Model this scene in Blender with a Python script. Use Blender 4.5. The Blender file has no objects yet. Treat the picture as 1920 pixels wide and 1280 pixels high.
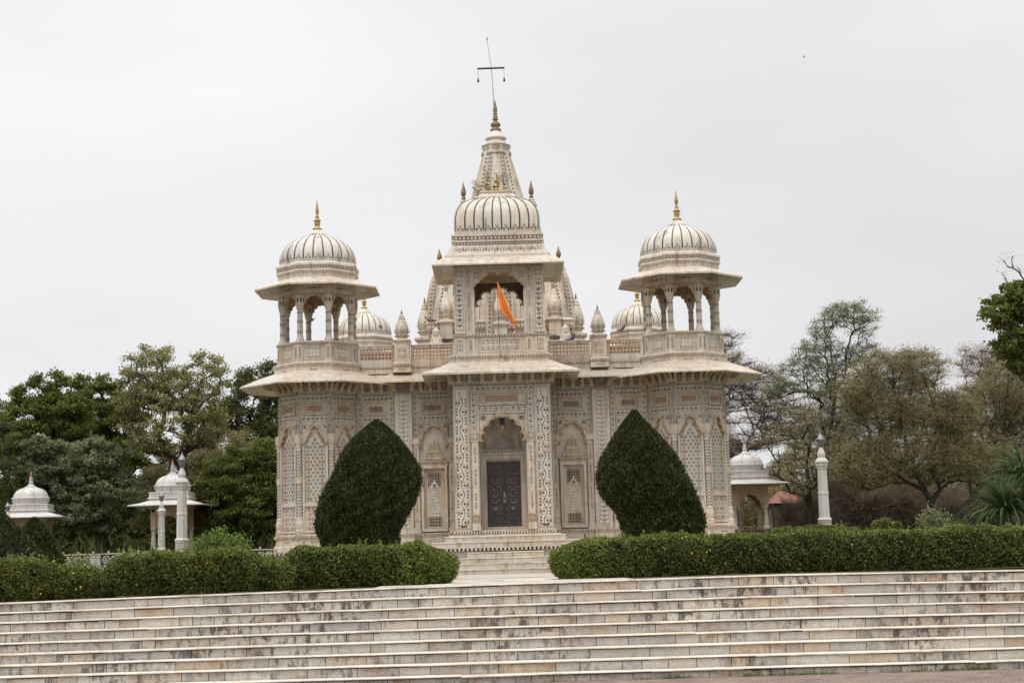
import bpy, math, random
import numpy as np
from mathutils import Vector, Matrix, noise

PI = math.pi
C = bpy.context.scene.collection
scene = bpy.context.scene
rad = math.radians

# ------------------------------------------------------------------ camera
cam_d = bpy.data.cameras.new("camera")
cam = bpy.data.objects.new("camera", cam_d); C.objects.link(cam); scene.camera = cam
roll, pitch, yaw = rad(1.58), math.atan(404 / 3000), rad(.21)
f = Vector((math.sin(yaw) * math.cos(pitch), math.cos(yaw) * math.cos(pitch), math.sin(pitch)))
r0 = Vector((math.cos(yaw), -math.sin(yaw), 0)); u0 = r0.cross(f)
R = r0 * math.cos(roll) - u0 * math.sin(roll); U = u0 * math.cos(roll) + r0 * math.sin(roll)
M4 = Matrix(((R.x, U.x, -f.x, 0), (R.y, U.y, -f.y, -46), (R.z, U.z, -f.z, .415), (0, 0, 0, 1)))
cam.matrix_world = M4
cam_d.sensor_width = 36; cam_d.lens = 3000 / 1920 * 36; cam_d.clip_start = .5; cam_d.clip_end = 3000

# ------------------------------------------------------------------ sky and light (overcast)
w = bpy.data.worlds.new("World"); scene.world = w; w.use_nodes = True
nt = w.node_tree; nt.nodes.clear()
SUN_EL, SUN_AZ = rad(60), rad(200)
sky = nt.nodes.new('ShaderNodeTexSky'); sky.sky_type = 'NISHITA'; sky.sun_disc = False
sky.sun_elevation = SUN_EL; sky.sun_rotation = rad(200); sky.dust_density = 4; sky.air_density = 1
tc = nt.nodes.new('ShaderNodeTexCoord'); sep = nt.nodes.new('ShaderNodeSeparateXYZ')
nt.links.new(tc.outputs['Generated'], sep.inputs[0])
grad = nt.nodes.new('ShaderNodeValToRGB'); el = grad.color_ramp.elements     # cloud deck: paler low down, brighter overhead
el[0].position = 0; el[0].color = (.80, .80, .82, 1); el[1].position = 1; el[1].color = (2.35, 2.35, 2.38, 1)
e = el.new(.12); e.color = (.815, .815, .825, 1)
e = el.new(.34); e.color = (.885, .885, .90, 1)
e = el.new(.55); e.color = (1.45, 1.45, 1.48, 1)
nt.links.new(sep.outputs['Z'], grad.inputs[0])
mp = nt.nodes.new('ShaderNodeMapping'); mp.inputs['Scale'].default_value = (1, 1, 3.2)
nz = nt.nodes.new('ShaderNodeTexNoise'); nz.inputs['Scale'].default_value = 3.0; nz.inputs['Detail'].default_value = 4; nz.inputs['Roughness'].default_value = .45
nt.links.new(tc.outputs['Generated'], mp.inputs[0]); nt.links.new(mp.outputs[0], nz.inputs['Vector'])
cr = nt.nodes.new('ShaderNodeMapRange'); cr.inputs[1].default_value = .3; cr.inputs[2].default_value = .7; cr.inputs[3].default_value = .925; cr.inputs[4].default_value = 1.06
nt.links.new(nz.outputs[0], cr.inputs[0])
az = nt.nodes.new('ShaderNodeMapRange'); az.inputs[1].default_value = -.35; az.inputs[2].default_value = .35; az.inputs[3].default_value = 1.115; az.inputs[4].default_value = .975
nt.links.new(sep.outputs['X'], az.inputs[0])
mm = nt.nodes.new('ShaderNodeMath'); mm.operation = 'MULTIPLY'
nt.links.new(cr.outputs[0], mm.inputs[0]); nt.links.new(az.outputs[0], mm.inputs[1])
mc = nt.nodes.new('ShaderNodeVectorMath'); mc.operation = 'SCALE'
nt.links.new(grad.outputs[0], mc.inputs[0]); nt.links.new(mm.outputs[0], mc.inputs['Scale'])
b1 = nt.nodes.new('ShaderNodeBackground'); b1.inputs['Strength'].default_value = .05
b2 = nt.nodes.new('ShaderNodeBackground'); b2.inputs['Strength'].default_value = 1.0
nt.links.new(sky.outputs[0], b1.inputs[0]); nt.links.new(mc.outputs[0], b2.inputs[0])
mx = nt.nodes.new('ShaderNodeMixShader'); mx.inputs[0].default_value = .96
nt.links.new(b1.outputs[0], mx.inputs[1]); nt.links.new(b2.outputs[0], mx.inputs[2])
wo = nt.nodes.new('ShaderNodeOutputWorld'); nt.links.new(mx.outputs[0], wo.inputs[0])

sl = bpy.data.lights.new("sun", 'SUN'); sl.energy = 1.0; sl.angle = rad(16); sl.color = (1, .96, .9)
so = bpy.data.objects.new("sun", sl); C.objects.link(so)
# light comes from behind the camera, slightly to the left, high
sd = Vector((-.35 * math.cos(SUN_EL), -.94 * math.cos(SUN_EL), math.sin(SUN_EL)))
so.rotation_euler = sd.to_track_quat('Z', 'Y').to_euler()
scene.view_settings.view_transform = 'Standard'; scene.view_settings.look = 'None'
scene.view_settings.exposure = 0; scene.view_settings.gamma = 1
scene.cycles.max_bounces = 6; scene.cycles.diffuse_bounces = 3; scene.cycles.transparent_max_bounces = 6

# ------------------------------------------------------------------ materials
MAT = {}
def _new(name):
    m = bpy.data.materials.new(name); m.use_nodes = True; MAT[name] = m
    n = m.node_tree; b = n.nodes['Principled BSDF']
    return m, n, b
def noise_node(n, scale, detail=4, rough=.55, stretch=None, coord='pos'):
    if coord == 'pos':
        g = n.nodes.new('ShaderNodeNewGeometry'); src = g.outputs['Position']
    else:
        g = n.nodes.new('ShaderNodeTexCoord'); src = g.outputs['Object']
    if stretch:
        mp = n.nodes.new('ShaderNodeMapping'); mp.inputs['Scale'].default_value = stretch
        n.links.new(src, mp.inputs[0]); src = mp.outputs[0]
    t = n.nodes.new('ShaderNodeTexNoise'); t.inputs['Scale'].default_value = scale
    t.inputs['Detail'].default_value = detail; t.inputs['Roughness'].default_value = rough
    n.links.new(src, t.inputs['Vector'])
    return t
def ramp(n, src, stops):
    r = n.nodes.new('ShaderNodeValToRGB'); e = r.color_ramp.elements
    e[0].position, e[0].color = stops[0][0], (*stops[0][1], 1)
    e[1].position, e[1].color = stops[-1][0], (*stops[-1][1], 1)
    for p, c in stops[1:-1]:
        x = e.new(p); x.color = (*c, 1)
    n.links.new(src, r.inputs[0]); return r
def mixc(n, fac, a, b, mode='MIX'):
    m = n.nodes.new('ShaderNodeMix'); m.data_type = 'RGBA'; m.blend_type = mode
    if isinstance(fac, (int, float)): m.inputs[0].default_value = fac
    else: n.links.new(fac, m.inputs[0])
    for s, i in ((a, 6), (b, 7)):
        if isinstance(s, tuple): m.inputs[i].default_value = (*s, 1)
        else: n.links.new(s, m.inputs[i])
    return m.outputs[2]
def g3(v): return (v, v, v)
def marble(name, a, b, stain, amount=.5, rough=.45, vein=.25, streak=(7, 7, .9), joints=0, black=.5):
    m, n, p = _new(name)
    t1 = noise_node(n, 1.1, 5); c = ramp(n, t1.outputs[0], [(.35, a), (.65, b)]).outputs[0]
    tv = noise_node(n, 2.6, 8, .65, (1, 1, 2.2)); rv = ramp(n, tv.outputs[0], [(.46, g3(0)), (.5, g3(1)), (.54, g3(0))])
    mv = n.nodes.new('ShaderNodeMath'); mv.operation = 'MULTIPLY'; mv.inputs[1].default_value = vein
    n.links.new(rv.outputs[0], mv.inputs[0])
    c = mixc(n, mv.outputs[0], c, (a[0] * .62, a[1] * .64, a[2] * .68))
    ts = noise_node(n, 1.0, 6, .7, streak); rs = ramp(n, ts.outputs[0], [(.5, g3(0)), (.72, g3(amount))])
    c = mixc(n, rs.outputs[0], c, stain)
    tk = noise_node(n, 1.0, 7, .72, (3.3, 3.3, .55)); rk = ramp(n, tk.outputs[0], [(.54, g3(0)), (.67, g3(black))])
    c = mixc(n, rk.outputs[0], c, (.17, .15, .135))
    tp = noise_node(n, .55, 3, .5); rp = ramp(n, tp.outputs[0], [(.35, (.90, .92, .95)), (.65, (1.05, 1.03, .99))]); c = mixc(n, 1.0, c, rp.outputs[0], 'MULTIPLY')
    if joints:
        g = n.nodes.new('ShaderNodeNewGeometry'); sx = n.nodes.new('ShaderNodeSeparateXYZ'); n.links.new(g.outputs['Position'], sx.inputs[0])
        ad = n.nodes.new('ShaderNodeMath'); ad.operation = 'MULTIPLY_ADD'; ad.inputs[1].default_value = .8; n.links.new(sx.outputs['Y'], ad.inputs[0]); n.links.new(sx.outputs['X'], ad.inputs[2])
        cb = n.nodes.new('ShaderNodeCombineXYZ'); n.links.new(ad.outputs[0], cb.inputs[0]); n.links.new(sx.outputs['Z'], cb.inputs[1])
        bk = n.nodes.new('ShaderNodeTexBrick'); bk.inputs['Scale'].default_value = 1; bk.inputs['Brick Width'].default_value = .95; bk.inputs['Row Height'].default_value = .46; bk.inputs['Mortar Size'].default_value = .0045; bk.inputs['Mortar Smooth'].default_value = .3
        bk.inputs['Color1'].default_value = (1.04, 1.03, 1.01, 1); bk.inputs['Color2'].default_value = (.90, .90, .90, 1); bk.inputs['Mortar'].default_value = (.50, .46, .42, 1)
        n.links.new(cb.outputs[0], bk.inputs['Vector']); c = mixc(n, joints, c, mixc(n, 1.0, c, bk.outputs[0], 'MULTIPLY'))
    tg = noise_node(n, 28, 3, .6); rg = ramp(n, tg.outputs[0], [(.3, g3(.86)), (.7, g3(1.05))])
    c = mixc(n, 1.0, c, rg.outputs[0], 'MULTIPLY')
    n.links.new(c, p.inputs['Base Color']); p.inputs['Roughness'].default_value = rough
    p.inputs['Specular IOR Level'].default_value = .35
    bp = n.nodes.new('ShaderNodeBump'); bp.inputs['Strength'].default_value = .25; bp.inputs['Distance'].default_value = .01
    n.links.new(tg.outputs[0], bp.inputs['Height']); n.links.new(bp.outputs[0], p.inputs['Normal'])
    return m
marble('marble', (.68, .61, .515), (.575, .485, .38), (.31, .19, .105), .8, joints=.8)
marble('marble_pale', (.70, .655, .58), (.62, .55, .455), (.40, .28, .17), .5, black=.3)
marble('marble_ochre', (.58, .455, .31), (.44, .31, .185), (.22, .115, .05), .8)
marble('marble_dome', (.72, .665, .58), (.61, .54, .435), (.36, .28, .20), .7, streak=(4, 4, .5), black=.85)
marble('marble_kiosk', (.68, .655, .625), (.57, .54, .50), (.38, .32, .27), .55)
marble('marble_pink', (.58, .42, .31), (.48, .30, .19), (.29, .15, .08), .6)
marble('marble_dark', (.17, .125, .09), (.11, .08, .06), (.06, .05, .045), .9)  # dark brown; on the pavilion's back arch this colour paints in shade
def flat(name, col, rough=.6, metal=0, var=.25, scale=9):
    m, n, p = _new(name)
    t = noise_node(n, scale, 4); r = ramp(n, t.outputs[0], [(.3, tuple(x * (1 - var) for x in col)), (.7, tuple(x * (1 + var) for x in col))])
    n.links.new(r.outputs[0], p.inputs['Base Color']); p.inputs['Roughness'].default_value = rough; p.inputs['Metallic'].default_value = metal
    return m
flat('inlay_dark', (.085, .063, .050), .45, 0, .4)
flat('inlay_black', (.03, .034, .034), .4, 0, .3)
flat('inlay_brown', (.27, .15, .075), .5, 0, .35)
flat('inlay_line', (.17, .14, .115), .5, 0, .3)
flat('dentil_brown', (.17, .12, .085), .8, 0, .4)
flat('nosing_shade', (.045, .034, .026), 1, 0, .4)  # near-black for the painted shadow line below the step nosings
flat('hole_dark', (.035, .026, .02), .9, 0, .3)
flat('jali_brown', (.27, .17, .11), .7, 0, .3)
flat('brass', (.42, .27, .10), .38, .75, .4, 14)
flat('bronze', (.24, .165, .09), .5, .45, .45, 14)
flat('copper', (.42, .2, .08), .45, .5, .3)
flat('door_wood', (.045, .032, .026), .5, 0, .4)
flat('door_metal', (.22, .19, .17), .4, .6, .5, 20)
flat('iron', (.035, .034, .033), .5, .4, .3)
flat('steel', (.22, .22, .22), .4, .6, .2)
flat('lamp_glass', (.20, .23, .23), .10, .3, .35)
flat('flag_orange', (.80, .22, .03), .7, 0, .2, 4)
flat('flag_gold', (.80, .50, .12), .6, 0, .2, 12)
flat('pigeon_grey', (.13, .135, .16), .6, 0, .35, 25)
flat('bark', (.085, .065, .05), .9, 0, .4, 6)
flat('bark_dark', (.035, .028, .022), .9, 0, .4, 6)
flat('bark_brown', (.12, .085, .065), .9, 0, .4, 6)
flat('roof_red', (.24, .10, .07), .8, 0, .3)
flat('wall_plaster', (.30, .24, .18), .9, 0, .3, 2)
flat('soil', (.10, .075, .05), 1, 0, .4, 1.5)
flat('petal_yellow', (.75, .50, .03), .6, 0, .2)
flat('petal_orange', (.70, .16, .03), .6, 0, .2)

def foliage(name, a, b, c=None, trans=.38, clump=.6):
    m, n, p = _new(name)
    g = n.nodes.new('ShaderNodeNewGeometry')
    t = noise_node(n, clump, 3)
    ad = n.nodes.new('ShaderNodeMath'); ad.operation = 'MULTIPLY_ADD'; ad.inputs[1].default_value = .55; 
    n.links.new(g.outputs['Random Per Island'], ad.inputs[0])
    sb = n.nodes.new('ShaderNodeMath'); sb.operation = 'MULTIPLY_ADD'; sb.inputs[1].default_value = 1.3; sb.inputs[2].default_value = -.42
    n.links.new(t.outputs[0], sb.inputs[0]); n.links.new(sb.outputs[0], ad.inputs[2])
    stops = [(.05, a), (.95, b)] if c is None else [(.05, a), (.8, b), (1, c)]
    r = ramp(n, ad.outputs[0], stops)
    n.links.new(r.outputs[0], p.inputs['Base Color']); p.inputs['Roughness'].default_value = .55
    p.inputs['Specular IOR Level'].default_value = .3
    tr = n.nodes.new('ShaderNodeBsdfTranslucent'); n.links.new(r.outputs[0], tr.inputs[0])
    mx = n.nodes.new('ShaderNodeMixShader'); mx.inputs[0].default_value = trans
    o = n.nodes['Material Output']
    n.links.new(p.outputs[0], mx.inputs[1]); n.links.new(tr.outputs[0], mx.inputs[2]); n.links.new(mx.outputs[0], o.inputs[0])
    return m
foliage('leaf_dark', (.060, .080, .015), (.20, .22, .045))
foliage('leaf_deep', (.050, .062, .016), (.155, .165, .042))
foliage('leaf_light', (.14, .145, .045), (.36, .35, .13))
foliage('leaf_greygreen', (.085, .098, .045), (.28, .31, .16))
foliage('leaf_olive', (.16, .14, .058), (.37, .32, .15))
foliage('leaf_brown', (.13, .092, .062), (.27, .205, .14))
foliage('leaf_feather', (.14, .15, .075), (.30, .32, .17))
foliage('leaf_bright', (.07, .13, .02), (.20, .28, .06))
foliage('leaf_conifer', (.015, .021, .005), (.058, .065, .014), (.17, .12, .04), .12, 2.2)
foliage('leaf_hedge', (.028, .042, .008), (.135, .155, .028), (.24, .17, .05), .2, 3.4)
foliage('leaf_hedge_end', (.075, .10, .014), (.20, .245, .042), (.28, .29, .07), .25, 1.6)
foliage('leaf_agave', (.05, .09, .03), (.14, .20, .08))
foliage('grass_blade', (.06, .10, .02), (.15, .20, .05))
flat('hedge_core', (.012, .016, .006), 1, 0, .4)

def step_marble():
    m, n, p = _new('step_marble')
    g = n.nodes.new('ShaderNodeNewGeometry')
    r = ramp(n, g.outputs['Random Per Island'], [(0, (.40, .36, .32)), (.12, (.60, .55, .48)), (.24, (.47, .44, .415)), (.38, (.68, .63, .55)), (.50, (.52, .48, .44)), (.62, (.62, .56, .48)), (.74, (.58, .44, .29)), (.82, (.70, .66, .58)), (.93, (.44, .41, .385)), (1, (.62, .52, .39))])
    c = r.outputs[0]
    # every block gets its own slice of the vein pattern
    mp = n.nodes.new('ShaderNodeMapping'); mp.inputs['Scale'].default_value = (1, 1, 1.5); mp.inputs['Rotation'].default_value = (0, .6, 0)
    of = n.nodes.new('ShaderNodeVectorMath'); of.operation = 'MULTIPLY_ADD'; cm = n.nodes.new('ShaderNodeCombineXYZ')
    for i in range(3): n.links.new(g.outputs['Random Per Island'], cm.inputs[i])
    n.links.new(cm.outputs[0], of.inputs[0]); of.inputs[1].default_value = (37, 19, 53); n.links.new(g.outputs['Position'], of.inputs[2]); n.links.new(of.outputs[0], mp.inputs[0])
    tv = n.nodes.new('ShaderNodeTexNoise'); tv.inputs['Scale'].default_value = 2.6; tv.inputs['Detail'].default_value = 9; tv.inputs['Roughness'].default_value = .68; tv.inputs['Distortion'].default_value = 1.6; n.links.new(mp.outputs[0], tv.inputs['Vector'])
    rv = ramp(n, tv.outputs[0], [(.36, g3(0)), (.44, g3(.55)), (.47, g3(.05)), (.52, g3(.5)), (.54, g3(0)), (.62, g3(.45)), (.68, g3(0))])
    c = mixc(n, rv.outputs[0], c, (.30, .27, .25))
    to = noise_node(n, 1.1, 7, .72, (1.2, 1, 3)); ro = ramp(n, to.outputs[0], [(.52, g3(0)), (.68, g3(.8))])
    c = mixc(n, ro.outputs[0], c, (.36, .22, .11))
    td = noise_node(n, 1.0, 9, .80, (5.5, 3, 2.6)); rd = ramp(n, td.outputs[0], [(.505, g3(0)), (.55, g3(.75)), (.63, g3(.97))])
    tm = noise_node(n, .45, 3, .5); rm = ramp(n, tm.outputs[0], [(.40, g3(.10)), (.56, g3(1))])
    c = mixc(n, mixc(n, 1.0, rd.outputs[0], rm.outputs[0], 'MULTIPLY'), c, (.065, .05, .04))
    tf = noise_node(n, 45, 3); rf = ramp(n, tf.outputs[0], [(.3, g3(.82)), (.7, g3(1.1))])
    c = mixc(n, 1.0, c, rf.outputs[0], 'MULTIPLY')
    n.links.new(c, p.inputs['Base Color']); p.inputs['Roughness'].default_value = .6
    bp = n.nodes.new('ShaderNodeBump'); bp.inputs['Strength'].default_value = .3; bp.inputs['Distance'].default_value = .01
    n.links.new(tf.outputs[0], bp.inputs['Height']); n.links.new(bp.outputs[0], p.inputs['Normal'])
step_marble()
marble('step_tread', (.80, .75, .66), (.68, .61, .50), (.16, .11, .07), .8, streak=(1.3, 5, 9), black=.35)
def ground_mats():
    m, n, p = _new('lawn')
    t = noise_node(n, .5, 8, .7); r = ramp(n, t.outputs[0], [(.3, (.035, .055, .015)), (.5, (.07, .085, .025)), (.7, (.12, .10, .05))])
    n.links.new(r.outputs[0], p.inputs['Base Color']); p.inputs['Roughness'].default_value = 1
    m, n, p = _new('paving')
    g = n.nodes.new('ShaderNodeNewGeometry')
    mp = n.nodes.new('ShaderNodeMapping'); mp.inputs['Rotation'].default_value = (0, 0, .35)
    n.links.new(g.outputs['Position'], mp.inputs[0])
    b = n.nodes.new('ShaderNodeTexBrick'); b.inputs['Scale'].default_value = 3.2
    b.inputs['Color1'].default_value = (.235, .175, .14, 1); b.inputs['Color2'].default_value = (.18, .13, .105, 1); b.inputs['Mortar'].default_value = (.08, .06, .05, 1)
    b.inputs['Mortar Size'].default_value = .02
    n.links.new(mp.outputs[0], b.inputs['Vector'])
    t = noise_node(n, 2.5, 8, .7); r = ramp(n, t.outputs[0], [(.35, (.65, .62, .6)), (.65, (1.25, 1.2, 1.15))])
    n.links.new(mixc(n, 1., b.outputs[0], r.outputs[0], 'MULTIPLY'), p.inputs['Base Color']); p.inputs['Roughness'].default_value = .9
    m, n, p = _new('path_stone')
    t = noise_node(n, 1.3, 8, .65); r = ramp(n, t.outputs[0], [(.32, (.30, .27, .23)), (.55, (.50, .45, .38)), (.75, (.55, .51, .45))])
    n.links.new(r.outputs[0], p.inputs['Base Color']); p.inputs['Roughness'].default_value = .8
ground_mats()

# ------------------------------------------------------------------ mesh helpers
class MB:
    def __init__(s): s.v = []; s.f = []; s.m = []; s.s = []; s.mats = []
    def mi(s, n):
        if n not in s.mats: s.mats.append(n)
        return s.mats.index(n)
    def add(s, vs, fs, mat, smooth=False):
        o = len(s.v); s.v += [tuple(p) for p in vs]; k = s.mi(mat)
        for q in fs: s.f.append(tuple(i + o for i in q)); s.m.append(k); s.s.append(smooth)
    def box(s, x0, x1, y0, y1, z0, z1, mat):
        v = [(x0, y0, z0), (x1, y0, z0), (x1, y1, z0), (x0, y1, z0), (x0, y0, z1), (x1, y0, z1), (x1, y1, z1), (x0, y1, z1)]
        s.add(v, [(0, 3, 2, 1), (4, 5, 6, 7), (0, 1, 5, 4), (1, 2, 6, 5), (2, 3, 7, 6), (3, 0, 4, 7)], mat)
    def loft(s, rings, mat, cap0=False, cap1=False, smooth=False):
        n = len(rings[0]); vs = [p for r in rings for p in r]; fs = []
        for i in range(len(rings) - 1):
            for j in range(n):
                k = (j + 1) % n; fs.append((i * n + j, i * n + k, (i + 1) * n + k, (i + 1) * n + j))
        s.add(vs, fs, mat, smooth)
        if cap0: s.add(rings[0], [tuple(reversed(range(n)))], mat)
        if cap1: s.add(rings[-1], [tuple(range(n))], mat)
    def lathe(s, prof, mat, n=16, cx=0, cy=0, smooth=True, cap=True, off=0):
        rs = [[(cx + r * math.cos(off + 2 * PI * j / n), cy + r * math.sin(off + 2 * PI * j / n), z) for j in range(n)] for r, z in prof]
        s.loft(rs, mat, cap, cap, smooth)
    def tube(s, pts, rr, mat, n=6, smooth=True):
        rings = []
        for i, p in enumerate(pts):
            p = Vector(p); a = Vector(pts[max(i - 1, 0)]); b = Vector(pts[min(i + 1, len(pts) - 1)])
            d = (b - a).normalized(); h = Vector((0, 0, 1)) if abs(d.z) < .9 else Vector((1, 0, 0))
            x = d.cross(h).normalized(); y = d.cross(x)
            rings.append([p + (x * math.cos(2 * PI * j / n) + y * math.sin(2 * PI * j / n)) * rr[i] for j in range(n)])
        s.loft(rings, mat, True, True, smooth)
    def build(s, name, parent=None, loc=(0, 0, 0), rot=0):
        me = bpy.data.meshes.new(name); me.from_pydata(s.v, [], s.f)
        for m in s.mats: me.materials.append(MAT[m])
        me.polygons.foreach_set('material_index', s.m); me.polygons.foreach_set('use_smooth', s.s)
        me.update(); return link(name, me, parent, loc, rot)
def link(name, me, parent=None, loc=(0, 0, 0), rot=0):
    o = bpy.data.objects.new(name, me); C.objects.link(o); o.parent = parent
    o.location = loc; o.rotation_euler = (0, 0, rot); return o
def tag(o, label=None, cat=None, group=None, kind=None):
    if label: o['label'] = label
    if cat: o['category'] = cat
    if group: o['group'] = group
    if kind: o['kind'] = kind
    return o
def empty(name, loc=(0, 0, 0), rot=0):
    o = bpy.data.objects.new(name, None); C.objects.link(o); o.location = loc; o.rotation_euler = (0, 0, rot); o.empty_display_size = .3; return o
KIDS = {}
def copy_tree(o, parent=None):
    c = o.copy(); C.objects.link(c); c.parent = parent
    for ch in [x for x in bpy.data.objects if x.parent == o]: copy_tree(ch, c)
    return c

class Fr:   # a facade frame: u right, v up, n outward
    def __init__(s, ox, oy, ang, ap=0, oz=0):
        s.n = Vector((math.cos(ang), math.sin(ang), 0)); s.u = Vector((-s.n.y, s.n.x, 0)); s.v = Vector((0, 0, 1))
        s.o = Vector((ox, oy, oz)) + s.n * ap
    def P(s, a, b, c=0): return s.o + s.u * a + s.v * b + s.n * c
class Tilt(Fr):
    def __init__(s, o, u, v): s.o = Vector(o); s.u = Vector(u).normalized(); s.v = Vector(v).normalized(); s.n = s.u.cross(s.v).normalized()
FRONT = -PI / 2
def fbox(mb, fr, u0, u1, v0, v1, n0, n1, mat):
    vs = [fr.P(a, b, c) for c in (n0, n1) for a, b in ((u0, v0), (u1, v0), (u1, v1), (u0, v1))]
    mb.add(vs, [(0, 3, 2, 1), (4, 5, 6, 7), (0, 1, 5, 4), (1, 2, 6, 5), (2, 3, 7, 6), (3, 0, 4, 7)], mat)
def fpoly(mb, fr, pts, n0, n1, mat, back=False):
    n = len(pts); vs = [fr.P(a, b, n1) for a, b in pts] + [fr.P(a, b, n0) for a, b in pts]
    fs = [tuple(range(n))] + [(i, i + n, (i + 1) % n + n, (i + 1) % n) for i in range(n)]
    if back: fs.append(tuple(reversed(range(n, 2 * n))))
    mb.add(vs, fs, mat)
def fdecal(mb, fr, pts, n, mat): mb.add([fr.P(a, b, n) for a, b in pts], [tuple(range(len(pts)))], mat)
def fdisc(mb, fr, u, v, r, n, mat, k=7):
    fdecal(mb, fr, [(u + r * math.cos(2 * PI * j / k), v + r * math.sin(2 * PI * j / k)) for j in range(k)], n, mat)
def fring(mb, fr, u, v, r1, r2, n, mat, k=8):
    vs = []; fs = []
    for j in range(k):
        a = 2 * PI * j / k; vs += [fr.P(u + r1 * math.cos(a), v + r1 * math.sin(a), n), fr.P(u + r2 * math.cos(a), v + r2 * math.sin(a), n)]
        q = (j + 1) % k; fs.append((2 * j, 2 * j + 1, 2 * q + 1, 2 * q))
    mb.add(vs, fs, mat)
def fline(mb, fr, pts, wd, n, mat, n0=None):
    L = []; N = len(pts)
    for i in range(N):
        a = pts[max(i - 1, 0)]; b = pts[min(i + 1, N - 1)]; dx, dy = b[0] - a[0], b[1] - a[1]; l = math.hypot(dx, dy) or 1
        L.append((pts[i][0] - dy / l * wd / 2, pts[i][1] + dx / l * wd / 2, pts[i][0] + dy / l * wd / 2, pts[i][1] - dx / l * wd / 2))
    if n0 is None:
        vs = []
        for a in L: vs += [fr.P(a[2], a[3], n), fr.P(a[0], a[1], n)]
        mb.add(vs, [(2 * i, 2 * i + 2, 2 * i + 3, 2 * i + 1) for i in range(N - 1)], mat)
    else:
        rings = [[fr.P(a[2], a[3], n0), fr.P(a[2], a[3], n), fr.P(a[0], a[1], n), fr.P(a[0], a[1], n0)] for a in L]
        mb.loft(rings, mat, True, True)
def fleaf(mb, fr, u, v, ang, ln, wd, n, mat):
    c, s_ = math.cos(ang), math.sin(ang)
    q = [(0, 0), (.35 * ln, wd / 2), (.75 * ln, wd * .35), (ln, 0), (.75 * ln, -wd * .35), (.35 * ln, -wd / 2)]
    fdecal(mb, fr, [(u + a * c - b * s_, v + a * s_ + b * c) for a, b in reversed(q)], n, mat)
def border(mb, fr, u0, u1, v0, v1, wd, n, mat):
    for a, b, c, d in ((u0, u1, v0, v0 + wd), (u0, u1, v1 - wd, v1), (u0, u0 + wd, v0 + wd, v1 - wd), (u1 - wd, u1, v0 + wd, v1 - wd)):
        fdecal(mb, fr, [(a, c), (b, c), (b, d), (a, d)], n, mat)
class Sw:   # swap u/v so a horizontal band becomes a vertical one
    def __init__(s, fr): s.f = fr
    def P(s, a, b, c=0): return s.f.P(b, a, c)
def band(mb, fr, u0, u1, v0, v1, n, pitch=.17, seed=0):
    """running vine frieze with flowers, dark and brown stone inlay on pale marble"""
    h = v1 - v0; vc = (v0 + v1) / 2; L = u1 - u0; k = max(1, round(L / pitch)); p = L / k
    mb.add([fr.P(a, b, n - .001) for a, b in ((u0, v0), (u1, v0), (u1, v1), (u0, v1))], [(0, 1, 2, 3)], 'marble_pale')
    for vv in (v0 + .008, v1 - .014): fdecal(mb, fr, [(u0, vv), (u1, vv), (u1, vv + .007), (u0, vv + .007)], n, 'inlay_line')
    fline(mb, fr, [(u0 + i * p / 4, vc + h * .20 * math.sin(PI * i / 4)) for i in range(k * 4 + 1)], .010, n + .001, 'inlay_dark')
    for i in range(k):
        s = 1 if i % 2 else -1; c = u0 + (i + .5) * p; b = vc + s * h * .06
        fdisc(mb, fr, c, b, h * .19, n + .002, 'inlay_brown' if (i + seed) % 3 == 0 else 'inlay_black', 6)
        fleaf(mb, fr, c + p * .42, vc - h * .02 * s, PI / 2 * s, h * .26, h * .12, n + .002, 'inlay_dark')
        fleaf(mb, fr, c + p * .08, vc - s * h * .28, 0, p * .22, h * .12, n + .002, 'inlay_dark')
def vband(mb, fr, u0, u1, v0, v1, n, pitch=.17, seed=0): band(mb, Sw(fr), v0, v1, u0, u1, n, pitch, seed)
def dentil(mb, fr, u0, u1, v0, v1, n, pitch=.075):
    fbox(mb, fr, u0, u1, v0, v1, n - .02, n, 'dentil_brown')
    k = max(1, round((u1 - u0) / pitch)); p = (u1 - u0) / k
    for i in range(k): fbox(mb, fr, u0 + (i + .22) * p, u0 + (i + .78) * p, v0 + .006, v1 - .004, n, n + .014, 'marble')
def scroll(mb, fr, u0, u1, v0, v1, n, cell=.12, dens=1, mat='inlay_dark'):
    """stone inlay scrollwork filling a small panel"""
    border(mb, fr, u0, u1, v0, v1, .010, n, 'inlay_line')
    W, H = u1 - u0, v1 - v0; kx = max(1, round(W / cell)); ky = max(1, round(H / cell)); px, py = W / kx, H / ky; q = min(px, py)
    for i in range(kx):
        for j in range(ky):
            c, d = u0 + (i + .5) * px, v0 + (j + .5) * py; al = (i + j) % 2
            fdisc(mb, fr, c, d, q * (.17 if al else .11), n + .001, 'inlay_brown' if al else mat, 6)
            for a in range(4):
                an = PI / 4 + a * PI / 2 + (.35 if al else -.35); fleaf(mb, fr, c + q * .16 * math.cos(an), d + q * .16 * math.sin(an), an + .5, q * .36, q * .14, n + .002, mat)
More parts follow.
